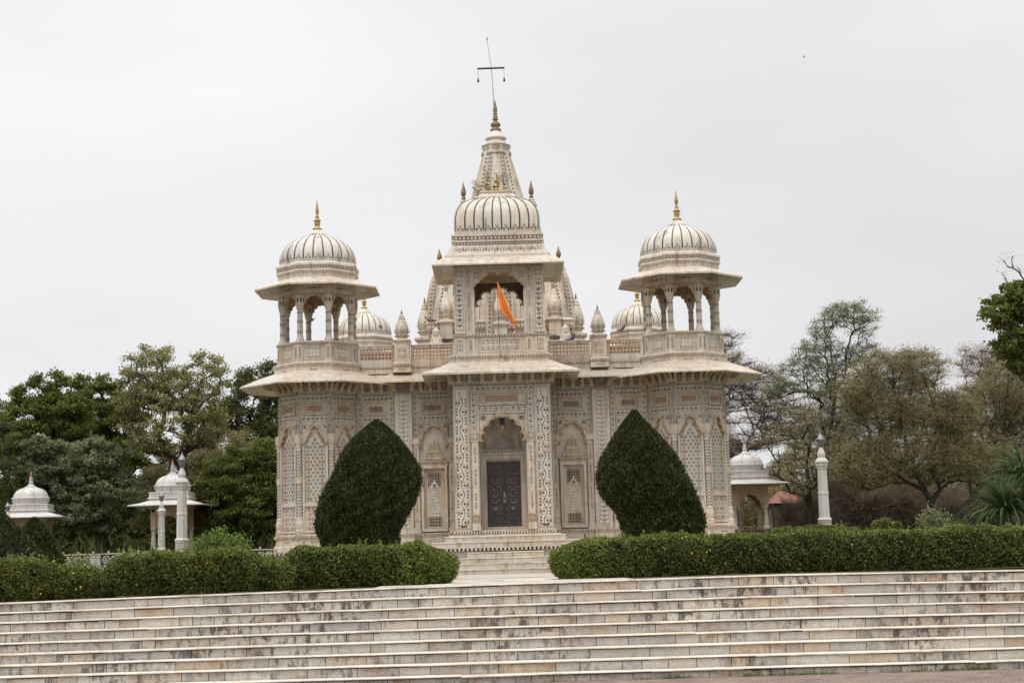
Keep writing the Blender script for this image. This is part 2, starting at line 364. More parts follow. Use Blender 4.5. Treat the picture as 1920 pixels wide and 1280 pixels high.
def plant(mb, fr, u0, u1, v0, v1, n, line=True):
    """upright flowering-stem inlay in a narrow panel"""
    if line: border(mb, fr, u0, u1, v0, v1, .009, n, 'inlay_line')
    c = (u0 + u1) / 2; W = u1 - u0; fline(mb, fr, [(c, v0 + .02), (c, v1 - .04)], .010, n + .001, 'inlay_dark')
    k = max(2, int((v1 - v0) / max(W * .9, .085))); st = (v1 - v0 - .05) / k
    for i in range(k):
        y = v0 + .03 + (i + .3) * st
        for s in (-1, 1):
            an = PI / 2 - s * .9; fleaf(mb, fr, c, y, an, W * .36, W * .12, n + .002, 'inlay_dark')
            if i % 2 == 0: fdisc(mb, fr, c + s * W * .27, y + st * .55, W * .085, n + .002, 'inlay_brown' if i % 4 else 'inlay_dark', 6)
    fdisc(mb, fr, c, v1 - .045, min(W * .14, .04), n + .002, 'inlay_brown', 7)
def bigvine(mb, fr, u0, u1, v0, v1, n, s0=1, pitch=.50):
    """the tall flowering creeper on the porch pilasters"""
    fbox(mb, fr, u0, u1, v0, v1, n - .02, n, 'marble_pale')
    border(mb, fr, u0 + .035, u1 - .035, v0 + .03, v1 - .03, .011, n + .003, 'inlay_line')
    border(mb, fr, u0 + .008, u1 - .008, v0 + .008, v1 - .008, .006, n + .003, 'inlay_line')
    c = (u0 + u1) / 2; W = (u1 - u0) - .09; H = v1 - v0 - .16; N = int(H / .03)
    A = W * .15
    pts = [(c + s0 * A * math.sin(2 * PI * (i * H / N) / pitch), v0 + .06 + i * H / N) for i in range(N + 1)]
    fline(mb, fr, pts, .017, n + .004, 'inlay_dark')
    k = int(H / (pitch / 2))
    for i in range(k):
        y = v0 + .06 + (i + .5) * pitch / 2; s = s0 * (1 if i % 2 == 0 else -1)
        # curl branching to the hollow side
        arc = [(c + s * A - s * (W * .02) - s * (W * .30) * (1 - math.cos(t)) , y + .09 * math.sin(t)) for t in [j * PI / 7 for j in range(8)]]
        fline(mb, fr, arc, .009, n + .005, 'inlay_line')
        fdisc(mb, fr, c - s * W * .16, y + .0, .030, n + .006, 'inlay_dark', 6)
        for a in range(5): fleaf(mb, fr, c - s * W * .16, y, a * 2 * PI / 5, .047, .018, n + .0055, 'inlay_dark')
        fleaf(mb, fr, c - s * W * .40, y - .065, PI / 2 + s * .1, .125, .062, n + .006, 'inlay_brown')
        fleaf(mb, fr, c - s * W * .22, y - .10, PI / 2 + s * .9, .06, .028, n + .006, 'inlay_dark')
        for q in (0, 1, 2):
            yy = y - .08 + q * .083
            for a in range(5): fleaf(mb, fr, c + s * W * .40, yy, a * 2 * PI / 5 + q, .036, .018, n + .006, 'inlay_dark' if q != 1 else 'inlay_line')
            fdisc(mb, fr, c + s * W * .40, yy, .02, n + .007, 'inlay_dark', 6)
        if i % 3 == 1: fdisc(mb, fr, c + s * W * .13, y + .11, .022, n + .006, 'inlay_brown', 6)
    for s in (-1, 1):
        for a in (.5, .9, 1.3): fleaf(mb, fr, c, v0 + .05, PI / 2 - s * a, .11, .035, n + .006, 'inlay_brown' if a < 1 else 'inlay_dark')
def frame(mb, fr, u0, u1, v0, v1, wd, n0, n1, mat='marble'):
    for a, b, c, d in ((u0, u1, v0, v0 + wd), (u0, u1, v1 - wd, v1), (u0, u0 + wd, v0 + wd, v1 - wd), (u1 - wd, u1, v0 + wd, v1 - wd)):
        fbox(mb, fr, a, b, c, d, n0, n1, mat)
def cusp(w, vs, va, lobes=3, depth=.3, pointed=False):
    """scalloped arch outline from (w,vs) over (0,va) to (-w,vs)"""
    def base(t):
        if pointed: return (w * (1 - t) ** .92, vs + (va - vs) * (t * .55 + .45 * t * t))
        return (w * math.cos(t * PI / 2) ** 1.25, vs + (va - vs) * math.sin(t * PI / 2) ** 1.15)
    right = []
    for i in range(lobes):
        a, b = base(i / lobes), base((i + 1) / lobes); mx, my = (a[0] + b[0]) / 2, (a[1] + b[1]) / 2
        dx, dy = b[0] - a[0], b[1] - a[1]; l = math.hypot(dx, dy); nx, ny = dy / l, -dx / l
        for j in range(6):
            t = j / 6; k = math.sin(PI * t) ** .7 * depth * l
            right.append((a[0] + dx * t + nx * k, a[1] + dy * t + ny * k))
    right = [(min(max(x, 0.004), w + .018), y) for x, y in right]
    return right + [(0, va + .02)] + [(-x, y) for x, y in reversed(right)]
def arch_panel(mb, fr, uc, hw, vs, vt, aw, va, n0, n1, mat='marble', lobes=3, knobs=True, deco=True, pointed=False):
    """spandrel plate pierced by a cusped arch, ochre cusps, inlay in the corners"""
    A = cusp(aw, vs, va, lobes, .3, pointed)
    pts = [(uc - hw, vs), ] + [(uc + x, y) for x, y in reversed(A)] + [(uc + hw, vs), (uc + hw, vt), (uc - hw, vt)]
    fpoly(mb, fr, pts, n0, n1, mat)
    fline(mb, fr, [(uc + x * .985, y - .004) for x, y in A], .046, n1 + .035, 'marble_ochre', n1 - .06)
    if knobs:
        for i in range(0, len(A), 6):
            x, y = A[i]
            if abs(x) > .02: fpoly(mb, fr, [(uc + x * .93 + .03 * math.cos(t * PI / 3), y + .01 + .03 * math.sin(t * PI / 3)) for t in range(6)], n1 - .05, n1 + .035, 'marble_ochre')
    if deco:
        for s in (-1, 1):
            cu, cv = uc + s * (hw - .02), vt - .02; e = min(hw * .72, (vt - vs) * .72)
            tri = [(cu, cv), (cu - s * e, cv), (cu - s * e * .55, cv - e * .4), (cu, cv - e)]
            for a, b in zip(tri, tri[1:] + tri[:1]): fline(mb, fr, [a, b], .010, n1 + .004, 'inlay_line')
            fl_u, fl_v = cu - s * e * .22, cv - e * .22
            fdisc(mb, fr, fl_u, fl_v, e * .08, n1 + .004, 'inlay_brown', 6)
            for a in range(6): fleaf(mb, fr, fl_u, fl_v, a * PI / 3 + .3, e * .24, e * .07, n1 + .0045, 'inlay_dark')
def sunk(mb, fr, u0, u1, v0, v1, n, mat='hole_dark', brown=True):
    """sunk frieze panel: stepped frame round a pierced strip"""
    W = u1 - u0
    frame(mb, fr, u0, u1, v0, v1, .030, n - .03, n + .05)
    frame(mb, fr, u0 + .030, u1 - .030, v0 + .030, v1 - .030, .020, n - .03, n + .022, 'marble_ochre')
    frame(mb, fr, u0 + .050, u1 - .050, v0 + .050, v1 - .050, .014, n - .03, n + .004, 'marble')
    a, b, c, d = u0 + W * .16, u1 - W * .16, v0 + .10, v1 - .10
    fdecal(mb, fr, [(a, c), (b, c), (b, d), (a, d)], n - .015, 'jali_brown' if brown else 'hole_dark')
    k = max(3, round((b - a) / .062)); p = (b - a) / k; r = max(2, round((d - c) / .062)); q = (d - c) / r
    for i in range(k):
        for j in range(r):
            fring(mb, fr, a + (i + .5) * p, c + (j + .5) * q, min(p, q) * .28, min(p, q) * .5, n - .012, 'marble_pink' if brown else 'marble', 6)
def lattice(mb, fr, inside, u0, u1, v0, v1, n, cell=.15, seg=8, mat='inlay_dark'):
    """pierced star screen: dark rings on a triangular grid with small holes between"""
    row = 0; v = v0 + cell * .5
    while v < v1:
        k = max(1, round((u1 - u0) / cell)); p = (u1 - u0) / k
        for i in range(k + (row % 2 == 0)):
            u = u0 + (i + (.5 if row % 2 else 0)) * p
            if row % 2 == 0 and (i == 0 or i == k): u += (.30 if i == 0 else -.30) * p
            if inside(u, v):
                fring(mb, fr, u, v, cell * .13, cell * .29, n, mat, seg)
                for a in range(6):
                    an = a * PI / 3 + PI / 6; x, y = u + cell * .44 * math.cos(an), v + cell * .44 * math.sin(an)
                    if inside(x, y): fdisc(mb, fr, x, y, cell * .085, n, mat, 3)
        v += cell * .80; row += 1
def regoct(a): 
    Rr = a / math.cos(PI / 8); return [(Rr * math.cos(PI / 8 + k * PI / 4), Rr * math.sin(PI / 8 + k * PI / 4)) for k in range(8)]
def octprof(mb, prof, mat, cx=0, cy=0, cap0=False, cap1=False):
    mb.loft([[(cx + x, cy + y, z) for x, y in regoct(a)] for a, z in prof], mat, cap0, cap1)
def rectprof(mb, prof, mat, cx=0, cy=0, cap0=False, cap1=False):
    mb.loft([[(cx + hx, cy - hy, z), (cx + hx, cy + hy, z), (cx - hx, cy + hy, z), (cx - hx, cy - hy, z)] for hx, hy, z in prof], mat, cap0, cap1)

# ================================================================== SETTING
Z0 = 0.0; ZG = -1.42
def dz(x):
    P = [(-14, -.12), (-8.5, -.10), (-4.2, -.044), (0, -.012), (4.2, .016), (6.5, 0.0), (8.5, -.027), (14, -.04)]
    for (a, p), (b, q) in zip(P, P[1:]):
        if a <= x <= b: return p + (q - p) * (x - a) / (b - a)
    return P[0][1] if x < 0 else P[-1][1]
random.seed(3)
# ground: one sheet behind the steps out to the horizon
g = MB()
xs = [-600, -60] + [-14 + i for i in range(29)] + [60, 600]
ys = [-19.45, -18, -12, 0, 30, 80, 1200]
vs = [(x, y, (dz(max(-14, min(14, x))) if y < -10 else 0) - .006) for y in ys for x in xs]; n = len(xs)
g.add(vs, [(j * n + i, j * n + i + 1, (j + 1) * n + i + 1, (j + 1) * n + i) for j in range(len(ys) - 1) for i in range(n - 1)], 'lawn')
tag(g.build('ground'), kind='structure')
g = MB(); g.add([(-600, -200, ZG), (600, -200, ZG), (600, -21.6, ZG), (-600, -21.6, ZG)], [(0, 1, 2, 3)], 'paving')
tag(g.build('pavement'), kind='structure')
# path slabs from the steps to the temple
g = MB()
x = -1.9
for j in range(9):
    y0 = -19.16 + j * 1.6; x = -2.3
    while x < 2.0:
        wd = random.uniform(.7, 1.2); x1 = min(x + wd, 2.0)
        g.box(x + .004, x1 - .004, y0 + .004, y0 + 1.596, -.08, dz((x + x1) / 2) * (1 if j < 4 else 0) + .003 + random.uniform(0, .003), 'path_stone'); x = x1
for s in (-1, 1):
    x = 2.05
    while x < 13:
        g.box(s * x if s > 0 else -x - .9, s * x + .9 if s > 0 else -x, -19.19, -18.7, -.1, dz(s * (x + .45)) + .004, 'soil'); x += .905
tag(g.build('path'), kind='structure')
# broad flight of steps: every block and every nosing slab its own solid
g = MB()
RS, TR = .162, .30
for i in range(9):
    yf = -19.5 - i * TR; zt = -i * RS; k = 1 - i / 8.5
    x = -13 - random.random()
    while x < 13:
        wd = random.choice([.22, .3, .38, .42, .5, .58, .62, .7, .8, .95]) * random.uniform(.88, 1.12)
        z = zt + dz(x + wd / 2) * k; j = random.uniform(0, .006)
        zb = ZG - .05 if i == 8 else zt - RS - .02 + dz(x + wd / 2) * k
        g.box(x + .005, x + wd - .005, yf + .042 + j * 1.5, yf + .28, zb, z - .022, 'step_marble'); x += wd
    g.box(-14, 14, yf + .23, yf + .30, zb - .2, z - .06, 'soil')
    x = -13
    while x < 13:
        wd = random.uniform(.25, .9); q = zt + dz(x + wd / 2) * k; g.box(x, x + wd, yf + .034 + random.uniform(0, .006), yf + .1, q - .024 - random.uniform(.006, .017), q - .0215, 'nosing_shade'); x += wd  # thin dark strips painting the shadow under each nosing
    x = -13 - random.random()
    while x < 13:
        wd = random.uniform(.9, 1.9); j = random.uniform(-.004, .004); jy = random.uniform(-.008, .006)
        za = zt + dz(x) * k + j * .6; zc = zt + dz(x + wd) * k - j * .3
        if random.random() < .12: za -= .008
        y0, y1 = yf + jy, yf + TR + .02; th = .022 + random.uniform(-.003, .004)
        a, b = x + .002, x + wd - .002; y0 += max(0, random.gauss(0, .006))
        prof = [(y0 + .006, -th), (y0, -th + .008), (y0, -.007), (y0 + .008, 0), (y1, 0), (y1, -th)]
        g.loft([[(a, yy, za + zz) for yy, zz in prof], [(b, yy, zc + zz) for yy, zz in prof]], 'step_tread', True, True); x += wd
tag(g.build('steps'), kind='structure')

# ================================================================== THE TEMPLE
TX, TY = -.17, 0
temple = tag(empty('temple', (TX, TY, 0)), 'white marble temple tomb with ribbed domes, tall spire and inlaid walls', 'temple')
ZT = .75; ZP = 1.16; WY = -.3; PY = -2.3; HS = 5.27

def frieze(mb, fr, u0, u1, n, corner=0, brown=True, seed=0):
    """the top of every wall bay: flower bands and sunk panel, v 4.31 .. 5.17"""
    band(mb, fr, u0, u1, 4.92, 5.09, n, .125, seed); dentil(mb, fr, u0 - .02, u1 + .02, 5.11, 5.17, n + .03)
    fbox(mb, fr, u0 - .02, u1 + .02, 5.17, 5.20, n - .02, n + .06, 'marble')
    band(mb, fr, u0, u1, 4.35, 4.51, n, .125, seed + 1)
    sunk(mb, fr, u0 + .07, u1 - .07, 4.54, 4.90, n + .004, brown=brown)
def inside_pointed(uc, hw, vs, va):
    def f(u, v):
        if abs(u - uc) > hw: return False
        if v <= vs: return True
        if v >= va: return False
        return abs(u - uc) < hw * (1 - ((v - vs) / (va - vs)) ** 1.3)
    return f

# ---- the little bracket under every eave (S profile)
def bracket_mesh():
    mb = MB(); pr = [(0, -.02), (.04, .0), (.08, .05), (.12, .13), (.20, .19), (.30, .205), (.41, .225), (.41, .275), (0, .40)]
    fr = Fr(0, 0, FRONT)
    L = [[(-.045, -y, z) for y, z in pr], [(.045, -y, z) for y, z in pr]]
    mb.loft(L, 'marble_ochre', True, True)
    mb.box(-.055, .055, -.45, -.36, .185, .255, 'marble')
    mb.box(-.055, .055, -.07, -.0, -.03, .04, 'marble')
    me = mb.build('bracket').data; return me
_bm = bracket_mesh(); bpy.data.objects.remove(bpy.data.objects['bracket'])
def bracket(parent, x, y, z, ang, sc=1):
    o = link('bracket', _bm, parent, (x, y, z), ang - FRONT); o.scale = (sc, sc, sc); return o

# ---- corner tower (octagonal, engaged columns, star screens)
def tower(faces, detailed=True):
    A = 1.08; mb = MB()
    octprof(mb, [(1.26, ZT - .75), (1.26, ZT + .10), (1.22, ZT + .14), (1.20, ZP - .10), (1.25, ZP - .07), (1.25, ZP), (A + .03, ZP + .05), (A, ZP + .08), (A, 5.2), (A + .05, 5.24), (A + .03, 5.85)], 'marble', cap1=True)
    for an in faces:
        fr = Fr(0, 0, an, A); hw = .36
        dentil(mb, Fr(0, 0, an, 1.25), -.5, .5, ZP - .06, ZP - .005, .004)
        pf = Fr(0, 0, an, 1.20); fdisc(mb, pf, 0, .98, .03, .016, 'inlay_brown', 6)
        for s in (-1, 1):
            for q in (.05, .10): fleaf(mb, pf, s * q, .98, 0 if s > 0 else PI, .05, .025, .016, 'inlay_dark')
        frieze(mb, fr, -hw - .02, hw + .02, .012)
        for s in (-1, 1): vband(mb, fr, s * .43 - .045 if s > 0 else -.475, .475 if s > 0 else -.385, 3.98, 5.09, .03, .15)
        fbox(mb, fr, -.36, .36, 4.27, 4.31, 0, .045, 'marble')
        arch_panel(mb, fr, 0, hw, 3.70, 4.27, .32, 4.22, 0, .065, pointed=True)
        frame(mb, fr, -.36, .36, 1.24, 2.03, .05, 0, .055); fbox(mb, fr, -.38, .38, 2.03, 2.08, 0, .05, 'marble')
        fbox(mb, fr, -.36, -.30, 2.08, 3.70, 0, .063, 'marble'); fbox(mb, fr, .30, .36, 2.08, 3.70, 0, .063, 'marble')
        z = 5.21
        for i in range(4): scroll(mb, Fr(0, 0, an, A + .045), -.46 + i * .24, -.26 + i * .24, 5.27, 5.48, .008, .10)
    root = mb.build('corner_tower', temple)
    for an in faces:
        fr = Fr(0, 0, an, A)
        wd = MB(); hw = .25
        pts = [(-hw, 2.14), (hw, 2.14), (hw, 3.62), (hw * .72, 3.78), (hw * .36, 3.92), (0, 4.03), (-hw * .36, 3.92), (-hw * .72, 3.78), (-hw, 3.62)]
        fpoly(wd, fr, pts, 0, .014, 'marble_pale')
        lattice(wd, fr, inside_pointed(0, hw * .93, 3.62, 3.99), -hw, hw, 2.13, 4.02, .018, .128)
        wd.build('lattice_window', root)
        w2 = MB(); fpoly(w2, fr, [(-.23, 1.33), (.23, 1.33), (.23, 1.90), (-.23, 1.90)], 0, .014, 'marble_pale')
        lattice(w2, fr, lambda u, v: abs(u) < .22 and 1.34 < v < 1.89, -.23, .23, 1.30, 1.92, .018, .155, mat='inlay_brown')
        w2.build('lattice_window', root)
    corners = sorted({round((an + s * PI / 8) % (2 * PI), 4) for an in faces for s in (-1, 1)})
    Rc = A / math.cos(PI / 8) + .01
    cm = MB()
    cm.lathe([(.135, ZP + .02), (.135, 1.30), (.11, 1.34), (.12, 1.42), (.125, 1.50), (.10, 1.60), (.10, 1.66), (.085, 1.68)], 'marble', 8, off=PI / 8, smooth=False)
    cm.lathe([(.083, 1.68), (.078, 3.62)], 'marble_pale', 8, off=PI / 8, smooth=False)
    cm.lathe([(.10, 2.62), (.10, 2.80)], 'marble', 8, off=PI / 8, smooth=False)
    cm.lathe([(.08, 3.60), (.10, 3.64), (.085, 3.68), (.11, 3.74), (.12, 3.80), (.12, 3.97), (.10, 3.99)], 'marble', 8, off=PI / 8, smooth=False)
    for k in range(8):
        ff = Fr(0, 0, k * PI / 4, .083 * math.cos(PI / 8) + .003)
        v = 1.72
        while v < 3.55:
            if not 2.58 < v < 2.80:
                s = .028 * (1 if k % 2 else -1); fline(cm, ff, [(-.030, v - s), (.030, v + s)], .026, .002, 'inlay_line')
            v += .085
    col0 = None
    for c in corners:
        x, y = Rc * math.cos(c), Rc * math.sin(c)
        if col0 is None: col0 = cm.build('column', root, (x, y, 0), c)
        else: link('column', col0.data, root, (x, y, 0), c)
    for an in faces:
        fr = Fr(0, 0, an, A + .04)
        for i in range(4):
            p = fr.P(-.37 + i * .247, 5.22); bracket(root, p.x, p.y, p.z, an)
    for c in corners:
        x, y = (Rc + .02) * math.cos(c), (Rc + .02) * math.sin(c); bracket(root, x, y, 5.22, c, 1.12)
    ev = MB(); octprof(ev, [(1.17, 5.80), (1.62, 5.63), (2.15, 5.385), (2.15, 5.348), (1.6, 5.54), (1.10, 5.66)], 'marble')
    ev.build('eave', root)
    return root

# ---- domed pavilion on top of a tower
def pavilion(full=True):
    mb = MB()
    octprof(mb, [(1.10, 7.99), (1.06, 8.02), (1.06, 8.34), (1.10, 8.36), (1.10, 8.60)], 'marble')
    octprof(mb, [(.94, 8.34), (.94, 7.99), (1.10, 7.99)], 'marble_pink')
    octprof(mb, [(.95, 8.20), (.01, 8.22)], 'marble_pink')
    octprof(mb, [(1.10, 8.60), (1.11, 8.64), (1.15, 8.66), (1.15, 8.70), (1.12, 8.72), (1.12, 8.80), (1.16, 8.82), (1.16, 8.88), (1.10, 8.93), (.9, 8.94)], 'marble_dome')
    for k in range(8):
        fr = Fr(0, 0, k * PI / 4, 1.12); dentil(mb, fr, -.46, .46, 8.73, 8.79, .006, .085)
        f2 = Fr(0, 0, k * PI / 4, 1.10)
        for i in range(8): fdisc(mb, f2, -.41 + i * .117, 8.60, .020, .016, 'inlay_brown', 4)
        f3 = Fr(0, 0, k * PI / 4, 1.06)
        fdisc(mb, f3, 0, 8.17, .035, .004, 'inlay_dark', 6)
        for s in (-1, 1):
            for q in range(3): fleaf(mb, f3, s * (.03 + q * .06), 8.17, (0 if s > 0 else PI) + (.5 if q % 2 else -.5) * s, .08, .03, .005, 'inlay_dark')
        # stepped bracket arch between two columns
        f4 = Fr(0, 0, k * PI / 4, .93)
        h = .35
        pts = [(-h, 7.62), (-h + .05, 7.66), (-h + .06, 7.74), (-h + .12, 7.77), (-h + .13, 7.86), (-h + .21, 7.89), (-h + .22, 7.95), (0, 7.97),
               (h - .22, 7.95), (h - .21, 7.89), (h - .13, 7.86), (h - .12, 7.77), (h - .06, 7.74), (h - .05, 7.66), (h, 7.62), (h, 8.05), (-h, 8.05)]
        fpoly(mb, f4, list(reversed(pts))[::-1], -.02, .09, 'marble_ochre', True)
    root = mb.build('pavilion', temple)
    cm = MB()
    cm.lathe([(.125, 6.62), (.125, 6.68), (.10, 6.74), (.085, 6.78)], 'marble', 8, off=PI / 8, smooth=False)
    cm.lathe([(.083, 6.76), (.075, 7.56)], 'marble', 8, off=PI / 8, smooth=False)
    cm.lathe([(.08, 7.54), (.105, 7.60), (.11, 7.66), (.13, 7.70), (.13, 7.98)], 'marble', 8, off=PI / 8, smooth=False)
    for k in range(8):
        ff = Fr(0, 0, k * PI / 4, .082 * math.cos(PI / 8) + .002)
        for v0_, v1_ in ((6.85, 7.0), (7.15, 7.30), (7.42, 7.52)):
            fleaf(cm, ff, 0, v0_, PI / 2 + .2, (v1_ - v0_) * .8, .04, .002, 'inlay_line')
        f5 = Fr(0, 0, k * PI / 4, .13 * math.cos(PI / 8) + .002); fleaf(cm, f5, 0, 7.74, PI / 2, .16, .06, .002, 'inlay_dark')
    c0 = None; Rc = .98 / math.cos(PI / 8)
    for k in range(8):
        a = PI / 8 + k * PI / 4; x, y = Rc * math.cos(a), Rc * math.sin(a)
        if c0 is None: c0 = cm.build('column', root, (x, y, 0), a)
        else: link('column', c0.data, root, (x, y, 0), a)
    ra = MB()
    octprof(ra, [(1.22, 5.72), (1.22, 5.90), (1.25, 5.92), (1.25, 6.00), (1.14, 6.04), (1.14, 6.06), (1.10, 6.08), (1.10, 6.52), (1.15, 6.56), (1.16, 6.62), (1.12, 6.64), (1.0, 6.64), (1.0, 6.0)], 'marble')
    octprof(ra, [(1.0, 6.02), (.01, 6.02)], 'marble')
    for k in range(8):
        an = k * PI / 4; fr = Fr(0, 0, an, 1.10)
        dentil(ra, Fr(0, 0, an, 1.25), -.50, .50, 5.935, 5.99, .004, .07); dentil(ra, Fr(0, 0, an, 1.155), -.46, .46, 6.57, 6.61, .003, .07)
        frame(ra, fr, -.29, .29, 6.10, 6.50, .025, 0, .016); fbox(ra, fr, -.2, .2, 6.15, 6.45, 0, .008, 'marble_pale'); scroll(ra, fr, -.19, .19, 6.16, 6.44, .012, .095)
        for s in (-1, 1):
            fbox(ra, fr, min(s * .33, s * .47), max(s * .33, s * .47), 6.06, 6.54, 0, .03, 'marble'); plant(ra, fr, s * .40 - .035, s * .40 + .035, 6.14, 6.48, .034)
        f6 = Fr(0, 0, an, 1.22)
        fdisc(ra, f6, 0, 5.81, .022, .004, 'inlay_brown', 6)
        for s in (-1, 1): fleaf(ra, f6, s * .03, 5.81, 0 if s > 0 else PI, .07, .025, .004, 'inlay_dark')
    ra.build('railing', root)
    ev = MB(); octprof(ev, [(1.08, 8.50), (1.36, 8.385), (1.74, 8.215), (1.74, 8.165), (1.4, 8.28), (1.03, 8.33)], 'marble'); ev.build('eave', root)
    dome = MB()
    prof = [(1.075, 8.92), (1.10, 9.05), (1.095, 9.18), (1.06, 9.32), (.985, 9.46), (.87, 9.59), (.71, 9.70), (.53, 9.785), (.36, 9.845), (.24, 9.88)]
    N = 96; rs = []
    for rr, z in prof:
        rs.append([(rr * (1 + .012 * abs(math.sin(12 * 2 * PI * j / N))) * math.cos(2 * PI * j / N), rr * (1 + .012 * abs(math.sin(12 * 2 * PI * j / N))) * math.sin(2 * PI * j / N), z) for j in range(N)])
    dome.loft(rs, 'marble_dome', False, True, True)
    dome.lathe([(.27, 9.86), (.29, 9.885), (.27, 9.91), (.22, 9.95), (.16, 10.02), (.13, 10.04)], 'marble_dome', 24)
    for k in range(24):
        a = 2 * PI * k / 24; ca, sa = math.cos(a), math.sin(a); q = [p for p in prof[1:-1]]; q[0] = (1.10, 9.02)
        vs = []
        for i, (rr, z) in enumerate(q):
            wd = .019 * (rr / 1.1) ** .4; x, y = (rr + .007) * ca, (rr + .007) * sa
            vs += [(x + sa * wd, y - ca * wd, z + .004), (x - sa * wd, y + ca * wd, z + .004)]
        dome.add(vs, [(2 * i, 2 * i + 1, 2 * i + 3, 2 * i + 2) for i in range(len(q) - 1)], 'inlay_black')
        a += PI / 24; ff = Tilt((1.108 * math.cos(a), 1.108 * math.sin(a), 8.98), (-math.sin(a), math.cos(a), 0), (-.02 * math.cos(a), -.02 * math.sin(a), 1))
        fdisc(dome, ff, 0, .10, .022, .010, 'inlay_brown', 5); fleaf(dome, ff, 0, .12, PI / 2, .06, .03, .010, 'inlay_dark')
        for s in (-1, 1): fleaf(dome, ff, s * .03, .05, PI / 2 - s * .7, .06, .025, .010, 'inlay_dark'); fleaf(dome, ff, s * .07, .03, PI / 2, .05, .022, .010, 'inlay_line')
    dome.build('dome', root)
    fi = MB(); fi.lathe([(.10, 10.03), (.135, 10.06), (.13, 10.10), (.06, 10.13), (.075, 10.19), (.09, 10.26), (.075, 10.30), (.12, 10.33), (.06, 10.37), (.045, 10.41), (.065, 10.44), (.03, 10.48), (.035, 10.52), (.055, 10.60), (.05, 10.68), (.025, 10.80), (.004, 10.97)], 'brass', 14)
    fi.build('finial', root)
    return root

tl = tower([FRONT, FRONT - PI / 4, FRONT + PI / 4, PI, 0]); tl.location = (-HS, 0, 0)
tr = copy_tree(tl, temple); tr.location = (HS, 0, 0)
tb = copy_tree(tl, temple); tb.location = (-HS, 15, 0); tb.rotation_euler[2] = PI
tb2 = copy_tree(tl, temple); tb2.location = (HS, 15, 0); tb2.rotation_euler[2] = PI
pl = pavilion(); pl.location = (-HS, 0, 0)
for x, y, s in ((HS, 0, 1), (-HS, 15, .93), (HS, 15, .93)):
    p = copy_tree(pl, temple); p.location = (x, y, 0); p.scale = (s, s, 1)

# ---- main walls
mb = MB()
mb.box(-5.0, 5.0, WY, 15.3, 0, 5.72, 'marble'); mb.box(-5.1, 5.1, WY - .12, 15.4, 0, ZP - .1, 'marble')
mb.box(-5.12, 5.12, WY - .14, 15.42, ZP - .1, ZP, 'marble')
mb.box(-4.9, 4.9, WY - .10, 15.35, 5.72, 5.98, 'marble')
def bay(fr, uc, hw, n, niche=True):
    """one wall bay between pilasters: frieze, cusped arch, framed shrine niche"""
    frieze(mb, fr, uc - hw + .16, uc + hw - .16, n, brown=False)
    for s in (-1, 1): vband(mb, fr, min(uc + s * hw, uc + s * (hw - .14)), max(uc + s * hw, uc + s * (hw - .14)), 3.85, 5.09, n, .15)
    for s in (-1, 1):
        c = uc + s * (hw - .08)
        fbox(mb, fr, c - .10, c + .10, ZP, 1.30, 0, .14, 'marble'); fbox(mb, fr, c - .08, c + .08, 1.30, 3.68, 0, .09, 'marble'); fbox(mb, fr, c - .10, c + .10, 3.68, 3.84, 0, .12, 'marble')
        fbox(mb, fr, c - .09, c + .09, 1.5, 1.62, 0, .11, 'marble'); plant(mb, fr, c - .05, c + .05, 1.7, 2.35, .094, False); plant(mb, fr, c - .05, c + .05, 2.45, 3.0, .094, False); plant(mb, fr, c - .05, c + .05, 3.1, 3.6, .094, False)
    iw = hw - .16
    fbox(mb, fr, uc - iw, uc + iw, 4.27, 4.32, 0, .05, 'marble')
    arch_panel(mb, fr, uc, iw, 3.60, 4.27, iw - .05, 4.18, 0, .07)
    if niche:
        a = min(.37, iw - .02)
        # frame steps
        frame(mb, fr, uc - a, uc + a, ZP + .04, 3.05, .070, 0, .15, 'marble'); frame(mb, fr, uc - a + .070, uc + a - .070, ZP + .11, 2.98, .025, 0, .11, 'marble_ochre'); frame(mb, fr, uc - a + .095, uc + a - .095, ZP + .135, 2.955, .03, 0, .07, 'marble')
        b = a - .125
        fbox(mb, fr, uc - a - .04, uc + a + .04, 3.05, 3.10, 0, .14, 'marble_ochre'); dentil(mb, fr, uc - a - .02, uc + a + .02, 3.10, 3.15, .12, .07); fbox(mb, fr, uc - a - .05, uc + a + .05, 3.15, 3.19, 0, .15, 'marble_ochre')
        fpoly(mb, fr, [(uc - a + .02, 3.19), (uc + a - .02, 3.19), (uc + a - .10, 3.32), (uc + .19, 3.43), (uc - .19, 3.43), (uc - a + .10, 3.32)], 0, .08, 'marble_ochre')
        for q in range(5): fpoly(mb, fr, [(uc - .24 + q * .12 + .05 * math.cos(t), 3.26 + .05 * math.sin(t)) for t in [j * PI / 4 for j in range(8)]], .06, .10, 'marble')
        fbox(mb, fr, uc - .17, uc + .17, 3.43, 3.50, 0, .10, 'marble'); fbox(mb, fr, uc - .15, uc + .15, 3.50, 3.53, 0, .11, 'marble_ochre')
        for q, h in ((-.11, .20), (0, .27), (.11, .20)):
            fpoly(mb, fr, [(uc + q - .04, 3.53), (uc + q + .04, 3.53), (uc + q + .03, 3.58), (uc + q + .012, 3.61), (uc + q, 3.53 + h), (uc + q - .012, 3.61), (uc + q - .03, 3.58)], .01, .06, 'marble_ochre')
    return b if niche else 0
fw = Fr(0, WY, FRONT)
